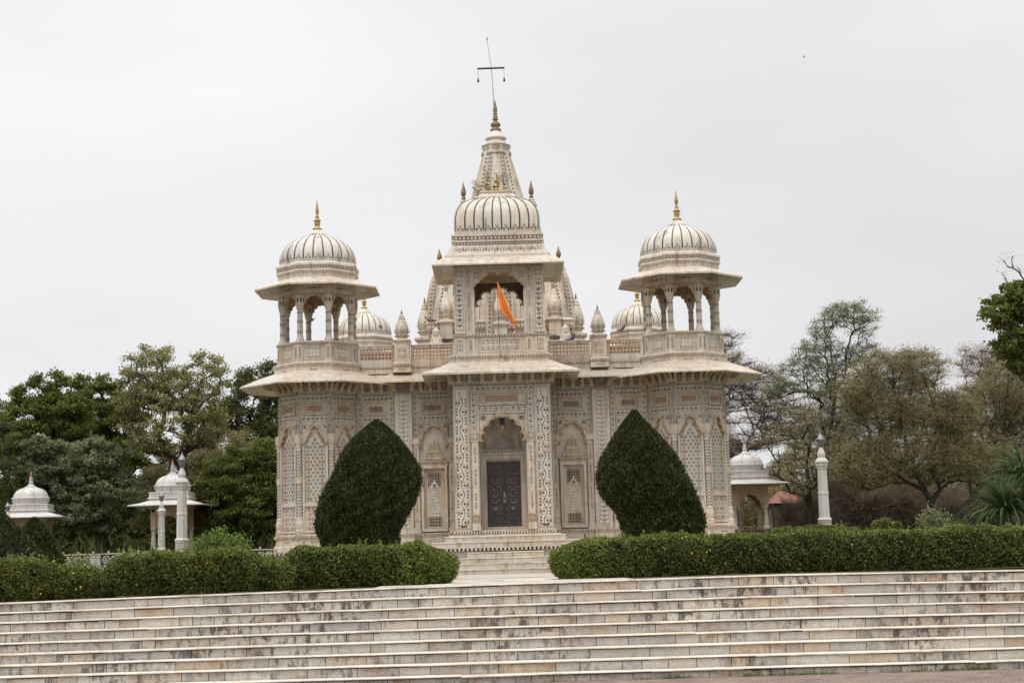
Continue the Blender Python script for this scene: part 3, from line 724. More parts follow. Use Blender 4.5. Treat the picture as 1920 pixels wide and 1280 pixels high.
def tablet(uc, b):
    """inscribed tablet with pierced squares above and below"""
    t = MB(); fr = fw
    fbox(t, fr, uc - b, uc + b, ZP + .17, 2.92, 0, .02, 'marble')
    for v0_, v1_ in ((2.45, 2.86), (1.30, 1.62)):
        fdecal(t, fr, [(uc - b * .8, v0_), (uc + b * .8, v0_), (uc + b * .8, v1_), (uc - b * .8, v1_)], .024, 'hole_dark')
        k = 5; q = b * 1.6 / k; r = max(2, round((v1_ - v0_) / q)); h = (v1_ - v0_) / r
        for i in range(k):
            for j in range(r):
                fring(t, fr, uc - b * .8 + (i + .5) * q, v0_ + (j + .5) * h, q * .24, q * .44, .03, 'marble', 6)
        frame(t, fr, uc - b * .8 - .01, uc + b * .8 + .01, v0_ - .01, v1_ + .01, .015, .02, .035)
    fpoly(t, fr, [(uc - .13, 2.42), (uc + .13, 2.42), (uc + .11, 2.50), (uc + .04, 2.58), (uc, 2.68), (uc - .04, 2.58), (uc - .11, 2.50)], .02, .045, 'marble_pale')
    fdisc(t, fr, uc, 2.49, .04, .05, 'inlay_brown', 8); fring(t, fr, uc, 2.49, .05, .06, .05, 'inlay_line', 10)
    fbox(t, fr, uc - b * .78, uc + b * .78, 1.72, 2.40, .02, .035, 'marble_pale')
    rng = random.Random(int(uc * 100))
    for i in range(15):     # engraved lines of small lettering
        y = 2.36 - i * .042; x = uc - b * .68
        while x < uc + b * .66:
            l = rng.uniform(.02, .07); 
            if rng.random() < .85: fdecal(t, fr, [(x, y), (min(x + l, uc + b * .7), y), (min(x + l, uc + b * .7), y + .014), (x, y + .014)], .038, 'inlay_line')
            x += l + .012
    t.build('inscribed_tablet', None)
    o = bpy.context.scene.objects[-1]
    return t
TABS = []
for s in (-1, 1):
    b = bay(fw, s * 1.98, .58, .012); TABS.append((s * 1.98, b))
    bay(fw, s * 3.62, .52, .012)
    # pilaster with fine inlay between the bays
    c = s * 2.82
    fbox(mb, fw, c - .24, c + .24, ZP, 5.14, 0, .16, 'marble'); fbox(mb, fw, c - .27, c + .27, 0, ZP - .04, 0, .30, 'marble'); fbox(mb, fw, c - .28, c + .28, ZP - .1, ZP, 0, .32, 'marble')
    fbox(mb, fw, c - .17, c + .17, 1.28, 5.02, .155, .168, 'marble_pale'); border(mb, fw, c - .155, c + .155, 1.30, 5.0, .009, .172, 'inlay_line')
    for j in range(29):
        y = 1.36 + j * .125
        for q in (-1, 1):
            fleaf(mb, fw, c + q * .005, y, PI / 2 - q * .8, .11, .022, .173, 'inlay_dark'); fdisc(mb, fw, c + q * .11, y + .06, .020, .173, 'inlay_dark' if j % 3 else 'inlay_brown', 6); fleaf(mb, fw, c + q * .12, y + .11, PI / 2 + q * .9, .06, .022, .173, 'inlay_line'); fleaf(mb, fw, c + q * .055, y + .02, PI / 2 + q * .5, .06, .02, .173, 'inlay_line')
    fline(mb, fw, [(c, 1.33), (c, 4.97)], .012, .172, 'inlay_dark')
    dentil(mb, fw, c - .26, c + .26, 5.10, 5.16, .18)
    dentil(mb, fw, min(s * 1.34, s * 2.58), max(s * 1.34, s * 2.58), ZP - .075, ZP - .02, .145); dentil(mb, fw, min(s * 3.1, s * 4.15), max(s * 3.1, s * 4.15), ZP - .075, ZP - .02, .145); dentil(mb, fw, c - .27, c + .27, ZP - .075, ZP - .02, .325)
    # frieze of inlay squares behind the brackets
    x = 1.42
    while x < 4.2:
        scroll(mb, fw, s * x if s > 0 else -x - .21, s * x + .21 if s > 0 else -x, 5.25, 5.50, .01 if not 2.5 < x < 3 else .012, .10); x += .27
    # roofline mouldings
    dentil(mb, Fr(0, WY - .10, FRONT), min(s * 1.34, s * 4.15), max(s * 1.34, s * 4.15), 5.86, 5.92, .012)
wall = mb.build('wall', temple)
for uc, b in TABS:
    pass
def tablet2(uc, b):
    n0 = len(bpy.data.objects)
    before = set(bpy.data.objects); tablet(uc, b)
    o = (set(bpy.data.objects) - before).pop(); o.parent = wall; o.name = 'inscribed_tablet'
for uc, b in TABS: tablet2(uc, b)
for s in (-1, 1):
    for x in (1.50, 1.78, 2.05, 2.32, 3.18, 3.45, 3.72, 3.99): bracket(wall, s * x, WY - .02, 5.22, FRONT)
    for x in (2.60, 3.04): bracket(wall, s * x, WY - .17, 5.22, FRONT + (.5 if s * (x - 2.82) > 0 else -.5), 1.05)
    # eave over the wall bays with a hipped outer end
    e = MB()
    a, b_ = s * 1.2, s * 3.75
    top = [(a, WY, 5.76), (a, WY - .80, 5.44), (s * 3.72, WY - .80, 5.44), (s * 3.1, WY, 5.76)]
    bot = [(x, y, z - (.05 if y < WY - .1 else .10)) for x, y, z in top]
    e.add(top + bot, [(0, 1, 2, 3), (7, 6, 5, 4), (0, 4, 5, 1), (1, 5, 6, 2), (2, 6, 7, 3), (3, 7, 4, 0)], 'marble')
    t2 = [(s * 3.3, WY, 5.72), (s * 3.3, WY - .55, 5.47), (s * 4.4, WY - .55, 5.47), (s * 4.4, WY, 5.72)]
    e.add(t2 + [(x, y, z - .05) for x, y, z in t2], [(0, 1, 2, 3), (7, 6, 5, 4), (1, 5, 6, 2)], 'marble')
    e.build('eave', wall)
# side eaves and parapets
for s in (-1, 1):
    e = MB(); 
    top = [(s * 4.9, 1.0, 5.76), (s * 5.7, 1.0, 5.44), (s * 5.7, 14, 5.44), (s * 4.9, 14, 5.76)]
    e.add(top + [(x, y, z - .06) for x, y, z in top], [(0, 1, 2, 3), (7, 6, 5, 4), (0, 4, 5, 1), (1, 5, 6, 2), (2, 6, 7, 3)], 'marble'); e.build('eave', wall)
    p_ = MB(); p_.box(s * 4.75 - .06, s * 4.75 + .06, 1.1, 13.9, 5.98, 6.5, 'marble'); p_.build('parapet', temple)
# ---- pierced parapet panels, real holes
def pierced(name, parent, u0, u1, v0, v1, y, cell=.10):
    m = MB(); fr = Fr(0, y, FRONT)
    frame(m, fr, u0, u1, v0, v1, .07, -.06, .05); fbox(m, fr, u0 - .01, u1 + .01, v1, v1 + .03, -.08, .07, 'marble')
    a, b, c, d = u0 + .07, u1 - .07, v0 + .07, v1 - .07; k = round((b - a) / cell); r = round((d - c) / cell); p, q = (b - a) / k, (d - c) / r
    for i in range(k):
        for j in range(r):
            cx, cy = a + (i + .5) * p, c + (j + .5) * q
            out = [(cx + p / 2 * x, cy + q / 2 * yv) for x, yv in ((1, 0), (1, 1), (0, 1), (-1, 1), (-1, 0), (-1, -1), (0, -1), (1, -1))]
            ro = PI / 8 if (i + j) % 2 else 0; h = .40
            inn = [(cx + p * h * math.cos(t * PI / 4 + ro) * (1 if t % 2 else .8), cy + q * h * math.sin(t * PI / 4 + ro) * (1 if t % 2 else .8)) for t in range(8)]
            vs = [fr.P(x, yv, .02) for x, yv in out] + [fr.P(x, yv, .02) for x, yv in inn] + [fr.P(x, yv, -.03) for x, yv in inn]
            fs = [(t, (t + 1) % 8, 8 + (t + 1) % 8, 8 + t) for t in range(8)] + [(8 + t, 8 + (t + 1) % 8, 16 + (t + 1) % 8, 16 + t) for t in range(8)]
            m.add(vs, fs, 'marble_pink')
    return m.build(name, parent)
par = MB(); par.box(-4.3, 4.3, WY - .10, WY + .05, 5.98, 6.05, 'marble'); parapet = par.build('parapet', temple)
for s in (-1, 1):
    for a, b in ((1.36, 2.58), (3.06, 4.10)): pierced('pierced_panel', parapet, min(s * a, s * b), max(s * a, s * b), 6.05, 6.51, WY - .04)
# ---- lotus-bud pinnacles
def bud(mb, cx, cy, z0, s=1, n=12, kw=1.0):
    st = len(mb.v)
    mb.lathe([(.20 * s, z0), (.20 * s, z0 + .03 * s), (.15 * s, z0 + .07 * s), (.19 * s, z0 + .12 * s), (.20 * s, z0 + .16 * s), (.17 * s, z0 + .18 * s), (.205 * s, z0 + .24 * s), (.22 * s, z0 + .34 * s), (.20 * s, z0 + .47 * s), (.15 * s, z0 + .60 * s), (.10 * s, z0 + .69 * s), (.115 * s, z0 + .71 * s), (.075 * s, z0 + .76 * s), (.085 * s, z0 + .78 * s), (.045 * s, z0 + .84 * s)], 'marble', n, cx, cy, smooth=False)
    mb.lathe([(.022 * s, z0 + .84 * s), (.034 * s, z0 + .88 * s), (.004, z0 + 1.0 * s)], 'inlay_brown', 8, cx, cy)
    for k in range(6):
        a = FRONT + k * PI / 3; rr = .218 * s
        ff = Tilt((cx + rr * math.cos(a), cy + rr * math.sin(a), z0 + .22 * s), (-math.sin(a), math.cos(a), 0), (0, 0, 1))
        for q in (-1, 1): fline(mb, ff, [(0, 0), (q * .09 * s, .05 * s), (q * .10 * s, .14 * s)], .012, .012, 'inlay_line'); fleaf(mb, ff, 0, .04 * s, PI / 2 - q * .7, .07 * s, .025 * s, .012, 'inlay_dark')
        fdisc(mb, ff, 0, .15 * s, .022 * s, .012, 'inlay_dark', 6)
        t2 = Tilt((cx + .21 * s * math.cos(a), cy + .21 * s * math.sin(a), z0 + .13 * s), (-math.sin(a), math.cos(a), 0), (0, 0, 1))
        dentil(mb, t2, -.09 * s, .09 * s, 0, .03 * s, .006, .05)
    for q in range(st, len(mb.v)): vx, vy, vz = mb.v[q]; mb.v[q] = (cx + (vx - cx) * kw, cy + (vy - cy) * kw, vz)
for s in (-1, 1):
    p = MB(); c = s * 2.82
    rectprof(p, [(.26, .26, 5.72), (.26, .26, 5.93), (.28, .28, 5.96), (.22, .22, 6.02), (.215, .215, 6.56), (.25, .25, 6.60), (.25, .25, 6.66), (.19, .19, 6.70)], 'marble', 0, 0, cap1=True)
    ff = Fr(0, 0, FRONT, .215); scroll(p, ff, -.12, .12, 6.12, 6.42, .006, .12); dentil(p, Fr(0, 0, FRONT, .28), -.27, .27, 5.89, 5.945, .0); dentil(p, Fr(0, 0, FRONT, .25), -.24, .24, 6.61, 6.65, .004)
    ff = Fr(0, 0, FRONT, .26); fdisc(p, ff, 0, 5.80, .02, .004, 'inlay_dark', 6)
    for q in (-1, 1): fleaf(p, ff, q * .03, 5.80, 0 if q > 0 else PI, .08, .03, .004, 'inlay_brown')
    pin = p.build('pinnacle', temple, (c, WY - .12, 0)); q = MB(); bud(q, 0, 0, 6.66, .9); q.build('finial', pin)

# ---- porch
mb = MB(); OP = .64
for s in (-1, 1):
    a, b = sorted((s * OP, s * 1.34)); mb.box(a, b, PY + .03, WY, ZP, 5.2, 'marble')
mb.box(-OP, OP, PY + .03, WY, 4.22, 5.2, 'marble'); mb.box(-1.34, 1.34, PY + .005, WY, 5.18, 5.72, 'marble')
mb.box(-1.52, 1.52, PY - .10, WY, 0, ZP - .12, 'marble'); mb.box(-1.40, 1.40, PY - .06, WY, ZP - .12, ZP, 'marble')
fp = Fr(0, PY, FRONT)
dentil(mb, fp, -1.40, 1.40, ZP - .10, ZP - .03, .07, .075)
for s in (-1, 1):
    a, b = sorted((s * .90, s * 1.33)); fbox(mb, fp, a, b, ZP, 5.10, -.03, .03, 'marble'); bigvine(mb, fp, a + .02, b - .02, 1.2, 5.04, .045, s0=-1)
    # side wall inlay
    fs_ = Fr(s * 1.34, -1.3, 0 if s > 0 else PI); scroll(mb, fs_, -.8, .8, 1.4, 4.9, .004, .3)
band(mb, fp, -.88, .88, 4.95, 5.10, -.018, .15); dentil(mb, fp, -1.34, 1.34, 5.115, 5.175, .04)
fbox(mb, fp, -1.36, 1.36, 5.175, 5.20, -.02, .07, 'marble')
band(mb, fp, -.70, .70, 4.40, 4.54, -.018, .15, 1)
for s in (-1, 1): vband(mb, fp, min(s * .70, s * .86), max(s * .70, s * .86), 3.86, 4.94, -.018, .15)
sunk(mb, fp, -.66, .66, 4.56, 4.93, -.006)
fbox(mb, fp, -.68, .68, 4.33, 4.375, -.04, .02, 'marble'); 
for s in (-1, 1): fbox(mb, fp, min(s * .64, s * .69), max(s * .64, s * .69), 3.62, 4.33, -.04, .015, 'marble')
arch_panel(mb, fp, 0, .64, 3.58, 4.33, .60, 4.24, -.10, -.005, lobes=4)
x = -1.28
while x < 1.2: scroll(mb, fp, x, x + .23, 5.25, 5.50, .0, .11); x += .2705 + .02
# engaged jamb columns
for s in (-1, 1):
    c = s * .76
    fbox(mb, fp, c - .12, c + .12, ZP, 1.34, -.03, .10, 'marble'); fbox(mb, fp, c - .10, c + .10, 1.34, 1.60, -.03, .07, 'marble_ochre'); fbox(mb, fp, c - .085, c + .085, 1.60, 3.56, -.03, .045, 'marble'); fbox(mb, fp, c - .11, c + .11, 3.56, 3.84, -.03, .06, 'marble')
    scroll(mb, fp, c - .08, c + .08, 1.38, 1.56, .074, .09); scroll(mb, fp, c - .09, c + .09, 3.6, 3.8, .064, .09)
    for v in (1.7, 2.35, 2.95): plant(mb, fp, c - .06, c + .06, v, v + .5, .049, False)
# recess: curved back, jambs
NY = PY + .95
rec = [(-OP, PY + .03), (-OP, NY - .25), (-.50, NY), (.50, NY), (OP, NY - .25), (OP, PY + .03)]
for (a, b), (c, d) in zip(rec, rec[1:]):
    mb.add([(a, b + .002, ZP), (c, d + .002, ZP), (c, d + .002, 4.3), (a, b + .002, 4.3)], [(0, 1, 2, 3)], 'marble')
mb.add([(-OP, PY, ZP + .003), (OP, PY, ZP + .003), (OP, NY, ZP + .003), (-OP, NY, ZP + .003)], [(0, 1, 2, 3)], 'marble_pale')
fd = Fr(0, NY, FRONT)
frame(mb, fd, -.62, .62, ZP + .0, 3.25, .10, .0, .10); frame(mb, fd, -.53, .53, ZP + .01, 3.16, .055, .0, .06)
fbox(mb, fd, -.62, .62, 3.25, 3.30, 0, .14, 'marble'); dentil(mb, fd, -.60, .60, 3.30, 3.36, .13, .08); fbox(mb, fd, -.62, .62, 3.36, 3.39, 0, .16, 'marble_ochre')
ped = [(-.56, 3.39), (.56, 3.39), (.56, 3.47), (.34, 3.47), (.34, 3.56), (.14, 3.56), (.14, 3.70), (-.14, 3.70), (-.14, 3.56), (-.34, 3.56), (-.34, 3.47), (-.56, 3.47)]
fpoly(mb, fd, ped, 0, .06, 'marble')
for a, b, c, d in ((-.54, .54, 3.40, 3.46), (-.32, .32, 3.47, 3.55), (-.12, .12, 3.57, 3.69)): scroll(mb, fd, a, b, c, d, .064, .06)
for q, z0, h in ((0, 3.70, .20), (-.24, 3.56, .18), (.24, 3.56, .18), (-.46, 3.47, .16), (.46, 3.47, .16)):
    fpoly(mb, fd, [(q - .06, z0), (q + .06, z0), (q + .05, z0 + .05), (q + .015, z0 + .09), (q, z0 + h), (q - .015, z0 + .09), (q - .05, z0 + .05)], 0, .05, 'marble_ochre')
porch = mb.build('porch', temple)
for s in (-1, 1):
    for x in (.18, .52, .86, 1.16): bracket(porch, s * x, PY - .005, 5.22, FRONT)
    bracket(porch, s * 1.34, PY + .0, 5.20, FRONT + s * .75, 1.25)
    for y in (.5, 1.0, 1.5): bracket(porch, s * 1.35, PY + y, 5.22, 0 if s > 0 else PI)
e = MB(); rectprof(e, [(1.38, 1.12, 5.76), (1.7, 1.43, 5.60), (2.14, 1.86, 5.40), (2.14, 1.86, 5.345), (1.7, 1.43, 5.53), (1.33, 1.08, 5.64)], 'marble', 0, -1.2); e.build('eave', porch)
h = MB(); h.box(-.07, .07, PY + .30, PY + .44, 4.02, 4.22, 'iron'); h.lathe([(.02, 3.86), (.06, 3.93), (.075, 4.02)], 'marble_ochre', 8, 0, PY + .37); h.build('hanging_lamp', porch)
# door: two carved leaves
d = MB()
for s in (-1, 1):
    a, b = sorted((s * .012, s * .465)); fbox(d, fd, a, b, ZP + .04, 3.06, .005, .03, 'door_wood')
    for v0_, v1_ in ((1.26, 1.52), (1.60, 2.62), (2.70, 3.0)):
        a2, b2 = sorted((s * .07, s * .42)); frame(d, fd, a2, b2, v0_, v1_, .02, .03, .042, 'door_wood'); border(d, fd, a2 + .024, b2 - .024, v0_ + .024, v1_ - .024, .006, .034, 'door_metal')
    c = s * .245
    for j in range(5):
        y = 1.72 + j * .18
        for q in (-1, 1): fleaf(d, fd, c, y, PI / 2 - q * 1.0, .10, .03, .034, 'door_metal'); fdisc(d, fd, c + q * .08, y + .10, .018, .034, 'door_metal', 6)
    fdisc(d, fd, c, 1.76, .05, .035, 'door_metal', 8)
fbox(d, fd, -.02, .02, ZP + .04, 3.06, .03, .05, 'door_wood')
door = d.build('door', porch)
hd = MB(); fring(hd, fd, .02, 2.05, .028, .045, .07, 'door_metal', 10); fbox(hd, fd, -.03, .05, 1.92, 2.0, .05, .075, 'door_metal'); fbox(hd, fd, -.02, .04, 2.1, 2.22, .05, .07, 'door_metal'); hd.build('handle', door)

# ---- upper pavilion over the porch (square, bangla-shaped ribbed roof)
UY = -1.2; UH = 1.03; UW = 1.245
mb = MB()
rectprof(mb, [(1.36, 1.14, 5.70), (1.36, 1.14, 5.84), (1.40, 1.17, 5.86), (1.40, 1.17, 5.94), (1.27, 1.06, 5.98), (1.27, 1.05, 6.42), (1.31, 1.09, 6.46), (1.31, 1.09, 6.52), (1.0, .9, 6.53)], 'marble', 0, UY, cap1=True)
fq = Fr(0, UY - 1.05, FRONT)
dentil(mb, Fr(0, UY - 1.17, FRONT), -1.38, 1.38, 5.87, 5.93, .004); dentil(mb, Fr(0, UY - 1.09, FRONT), -1.3, 1.3, 6.465, 6.51, .004, .09)
frame(mb, fq, -.62, .62, 6.02, 6.40, .03, 0, .02); fbox(mb, fq, -.53, .53, 6.08, 6.36, 0, .010, 'marble_pale'); scroll(mb, fq, -.52, .52, 6.09, 6.35, .014, .13)
for s in (-1, 1):
    a, b = sorted((s * .95, s * 1.27)); fbox(mb, fq, a, b, 5.98, 6.44, 0, .03, 'marble'); scroll(mb, fq, s * 1.11 - .08, s * 1.11 + .08, 6.07, 6.37, .034, .11)
    a, b = sorted((s * .70, s * .90)); fbox(mb, fq, a, b, 5.98, 6.44, 0, .02, 'marble'); plant(mb, fq, s * .80 - .03, s * .80 + .03, 6.08, 6.38, .024)
# four corner piers
for s in (-1, 1):
    for t in (-1, 1):
        a, b = sorted((s * .70, s * UW)); c, d_ = sorted((UY + t * UH, UY + t * (UH - .42))); mb.box(a, b, c, d_, 6.52, 8.45, 'marble')
    fr = Fr(0, UY - UH, FRONT)
    a, b = sorted((s * .95, s * UW)); fbox(mb, fr, a, b, 6.55, 8.38, 0, .05, 'marble'); fbox(mb, fr, a + .05, b - .05, 6.66, 8.05, .05, .056, 'marble_pale')
    plant(mb, fr, a + .05, b - .05, 6.66, 8.05, .062)
    for j in range(9):
        for q in (-1, 1): fleaf(mb, fr, (a + b) / 2 + q * .05, 6.75 + j * .14, PI / 2 + q * .7, .07, .03, .063, 'inlay_dark'); fdisc(mb, fr, (a + b) / 2 + q * .06, 6.80 + j * .14, .018, .063, 'inlay_brown', 5)
    scroll(mb, fr, a + .04, b - .04, 8.14, 8.32, .055, .10)
    c = s * .84
    for v in (6.6, 7.25): plant(mb, fr, c - .03, c + .03, v, v + .5, .004, False)
    vband(mb, fr, c - .05, c + .05, 7.85, 8.38, .004, .1)
    fbox(mb, fr, s * .72 - .04, s * .72 + .04, 6.53, 7.75, 0, .05, 'marble')
for t, n1 in ((-1, 0), (1, 0)):
    fr = Fr(0, UY + t * UH, FRONT)
    off = 0 if t < 0 else .12
    if t > 0: arch_panel(mb, fr, 0, .70, 7.62, 8.28, .66, 8.10, off - .12, off, 'marble_dark', 3, True, False)  # back arch coloured dark to stand for its shaded underside
    for q in (-1, 1) if t < 0 else ():
        bp_ = [(.70, 7.88), (.66, 7.90), (.63, 7.98), (.56, 8.00), (.53, 8.07), (.46, 8.09), (.42, 8.16), (.34, 8.18), (.30, 8.23), (.30, 8.28), (.70, 8.28)]
        bp_ = [(q * x, z) for x, z in bp_]; bp_ = bp_ if q < 0 else bp_[::-1]
        fpoly(mb, fr, bp_, off - .14, off, 'marble', True); fline(mb, fr, [(q * x, z) for x, z in ((.66, 7.90), (.63, 7.98), (.56, 8.00), (.53, 8.07), (.46, 8.09), (.42, 8.16), (.34, 8.18), (.30, 8.23))], .05, off + .03, 'marble_ochre', off - .1)
        scroll(mb, fr, min(q * .56, q * .68), max(q * .56, q * .68), 8.10, 8.26, off + .004, .08)
    if t < 0:
        fpoly(mb, fr, [(-.05, 8.20), (.05, 8.20), (.05, 8.28), (-.05, 8.28)], off - .1, off + .02, 'marble_ochre'); fbox(mb, fr, -.74, .74, 8.305, 8.34, off, off + .03, 'marble'); fbox(mb, fr, -.74, -.705, 7.75, 8.305, off, off + .03, 'marble'); fbox(mb, fr, .705, .74, 7.75, 8.305, off, off + .03, 'marble')
    fbox(mb, fr, -.70, .70, 8.28, 8.45, off - .12, off + .02, 'marble')
    if t < 0: scroll(mb, fr, -.3, .3, 8.30, 8.36, .024, .06)
for s in (-1, 1):
    fr = Fr(s * UW, UY, 0 if s > 0 else PI); arch_panel(mb, fr, 0, .62, 7.72, 8.28, .58, 8.12, -.12, 0); fbox(mb, fr, -.62, .62, 8.28, 8.45, -.12, 0, 'marble')
mb.box(-UW + .01, UW - .01, UY - UH + .01, UY + UH - .01, 8.45, 8.55, 'marble_pink')
rectprof(mb, [(1.46, 1.20, 8.62), (1.46, 1.20, 8.72), (1.43, 1.17, 8.74), (1.36, 1.11, 8.86), (1.29, 1.06, 9.00), (1.25, 1.035, 9.10), (1.24, 1.03, 9.11), (1.28, 1.07, 9.12), (1.28, 1.07, 9.17), (1.24, 1.03, 9.19), (1.24, 1.03, 9.27), (1.28, 1.07, 9.29), (1.28, 1.07, 9.34), (1.18, 1.0, 9.35)], 'marble', 0, UY, cap1=True)
sf = Tilt((0, UY - 1.135, 8.80), (1, 0, 0), (0, .42, 1))
for i in range(15):
    u = -1.12 + i * .16; fdisc(mb, sf, u, .10, .038 if i % 2 else .028, .018, 'inlay_dark' if i % 2 else 'inlay_brown', 7); fline(mb, sf, [(u - .075, .03), (u - .065, .14), (u, .18), (u + .065, .14), (u + .075, .03)], .012, .017, 'inlay_dark')
dentil(mb, Fr(0, UY - 1.045, FRONT), -1.22, 1.22, 9.045, 9.085, .014, .09); dentil(mb, Fr(0, UY - 1.03, FRONT), -1.2, 1.2, 9.195, 9.265, .02, .11)
for s in (-1, 1):
    ss = Fr(s * 1.24, UY, 0 if s > 0 else PI); dentil(mb, ss, -1, 1, 9.195, 9.265, .02, .11)
up = mb.build('upper_pavilion', temple)
e = MB(); rectprof(e, [(1.44, 1.18, 8.69), (1.50, 1.26, 8.66), (1.64, 1.40, 8.57), (1.82, 1.56, 8.43), (1.82, 1.56, 8.39), (1.6, 1.36, 8.50), (1.2, 1.0, 8.46)], 'marble', 0, UY); e.build('eave', up)
# vault roof
d = MB()
prof = [(1.17, .99, 9.34), (1.20, 1.02, 9.46), (1.205, 1.025, 9.66), (1.20, 1.02, 9.86), (1.165, .99, 10.03), (1.09, .92, 10.18), (.98, .80, 10.31), (.82, .62, 10.42), (.63, .40, 10.51), (.50, .24, 10.56)]
def rrect(hx, hy, k=.22, n=6):
    k = min(k, hy * .6); P = []
    for cx, cy, a0 in ((hx - k, -hy + k, -PI / 2), (hx - k, hy - k, 0), (-hx + k, hy - k, PI / 2), (-hx + k, -hy + k, PI)):
        for j in range(n + 1): a = a0 + j * PI / 2 / n; P.append((cx + k * math.cos(a), cy + k * math.sin(a)))
    return P
d.loft([[(x, UY + y, z) for x, y in rrect(hx, hy)] for hx, hy, z in prof], 'marble_dome', False, True, True)
for s in (-1, 1):
    for i in range(10):
        t = (i - 4.5) / 4.7; vs = []
        for hx, hy, z in prof[1:]: 
            x = t * hx * .995; edge = max(0, abs(x) - (hx - min(.22, hy * .6))); kk = min(.22, hy * .6)
            yy = hy - kk + math.sqrt(max(kk * kk - edge * edge, 0))
            vs += [(x - .019, UY + s * (yy + .007), z + .006), (x + .019, UY + s * (yy + .007), z + .006)]
        d.add(vs, [(2 * j, 2 * j + 1, 2 * j + 3, 2 * j + 2) for j in range(len(prof) - 2)], 'inlay_black')
        if i < 9:
            ff = Fr((i - 4) / 4.7 * 1.2, UY + s * 1.028, s * PI / 2); fdisc(d, ff, 0, 9.54, .026, .006, 'inlay_brown', 6)
            for q in (-1, 1): fleaf(d, ff, q * .03, 9.47, PI / 2 - q * .8, .08, .035, .006, 'inlay_dark'); fleaf(d, ff, q * .07, 9.44, PI / 2, .06, .03, .006, 'inlay_line'); fleaf(d, ff, q * .02, 9.56, PI / 2 - q * .3, .06, .02, .006, 'inlay_dark')
    for i in range(8):
        t = (i - 3.5) / 3.8; vs = []
        for hx, hy, z in prof[1:]: y = t * hy * .9; vs += [(s * (hx + .006), UY + y - .019, z + .006), (s * (hx + .006), UY + y + .019, z + .006)]
        d.add(vs, [(2 * j, 2 * j + 1, 2 * j + 3, 2 * j + 2) for j in range(len(prof) - 2)], 'inlay_black')
rectprof(d, [(.50, .22, 10.53), (.56, .28, 10.55), (.55, .27, 10.59), (.47, .20, 10.66), (.42, .16, 10.71), (.46, .19, 10.73), (.46, .19, 10.77), (.36, .12, 10.78)], 'marble', 0, UY, cap1=True)
d.build('vaulted_roof', up)
for q, s in ((-.24, .85), (0, 1.25), (.24, .85)):
    fi = MB(); fi.lathe([(.05, 0), (.085, .02), (.08, .06), (.045, .09), (.075, .12), (.07, .17), (.035, .2), (.05, .24), (.06, .30), (.03, .32)], 'brass', 10); o = fi.build('finial', up, (q, UY, 10.78)); o.scale = (s * .9, s * .9, s * .9)

# ---- the great curvilinear spire
SY = 9.0; SX = .0
def spire(mb, cx, cy, prof, mat='marble', ribs=True, ch=.28):
    """square spire with stepped corners; prof = [(half, z)]"""
    def ring(h, z):
        a = h; b = h * (1 - ch); c = h * (1 - ch * .5)
        pts = [(a, -b * .62), (a, b * .62), (c, b * .64), (c, c), (b * .64, c), (b * .62, a), (-b * .62, a), (-b * .64, c), (-c, c), (-c, b * .64), (-a, b * .62), (-a, -b * .62), (-c, -b * .64), (-c, -c), (-b * .64, -c), (-b * .62, -a), (b * .62, -a), (b * .64, -c), (c, -c), (c, -b * .64)]
        return [(cx + x, cy + y, z) for x, y in pts]
    mb.loft([ring(h, z) for h, z in prof], mat, False, True)
    if not ribs: return
    for sg in (-1, 1):
        for kx in (.62 * (1 - ch), .30):
            mb.add([v for h, z in prof for v in ((cx + sg * h * kx - .012, cy - h - .006, z), (cx + sg * h * kx + .012, cy - h - .006, z))], [(2 * i, 2 * i + 1, 2 * i + 3, 2 * i + 2) for i in range(len(prof) - 1)], 'inlay_line')
    for (h0, z0), (h1, z1) in zip(prof, prof[1:]):
        n = max(1, int((z1 - z0) / .13))
        for i in range(n):
            t = (i + .5) / n; h = h0 + (h1 - h0) * t; z = z0 + (z1 - z0) * t; c = h * (1 - ch * .5) ; b = h * (1 - ch)
            for s in (-1, 1):
                for (x, y, nx, ny) in ((s * (c + b * .64) / 2, -c, 0, -1), (s * b * .52, -h, 0, -1), (s * c, -(c + b * .64) / 2, s, 0)):
                    an = math.atan2(ny, nx); tf = Tilt((cx + x + nx * .008, cy + y + ny * .008, z), (-ny, nx, 0), (-nx * (h0 - h1), -ny * (h0 - h1), z1 - z0))
                    k = min(.042, h * .09); m = 'inlay_dark' if abs(nx) + (abs(x) > b * .6) else 'inlay_line'
                    fdecal(mb, tf, [(0, -k), (k * .9, 0), (0, k), (-k * .9, 0)], .004, m)
                    if abs(x) <= b * .6 and ny:
                        fdecal(mb, tf, [(-.045 - k, -.066), (-.038 - k, -.066), (-.038 - k, .066), (-.045 - k, .066)], .004, 'inlay_line')
                        fdecal(mb, tf, [(.038 + k, -.066), (.045 + k, -.066), (.045 + k, .066), (.038 + k, .066)], .004, 'inlay_line')
mb = MB()
rectprof(mb, [(2.7, 2.7, 5.9), (2.7, 2.7, 6.3), (2.8, 2.8, 6.35), (2.8, 2.8, 6.5), (2.6, 2.6, 6.55), (2.6, 2.6, 7.3), (2.75, 2.75, 7.36), (2.75, 2.75, 7.46), (2.3, 2.3, 7.55)], 'marble', 0, SY, cap1=True)
spire(mb, 0, SY, [(2.42, 7.2), (2.34, 8.2), (2.18, 9.2), (1.82, 10.2), (1.45, 11.1), (1.15, 12.0), (.90, 12.85), (.68, 13.7), (.47, 14.45)])
rectprof(mb, [(2.36, 2.36, 7.90), (2.46, 2.46, 7.95), (2.46, 2.46, 8.05), (2.40, 2.40, 8.08), (2.44, 2.44, 8.14), (2.44, 2.44, 8.20), (2.34, 2.34, 8.26)], 'marble', 0, SY)
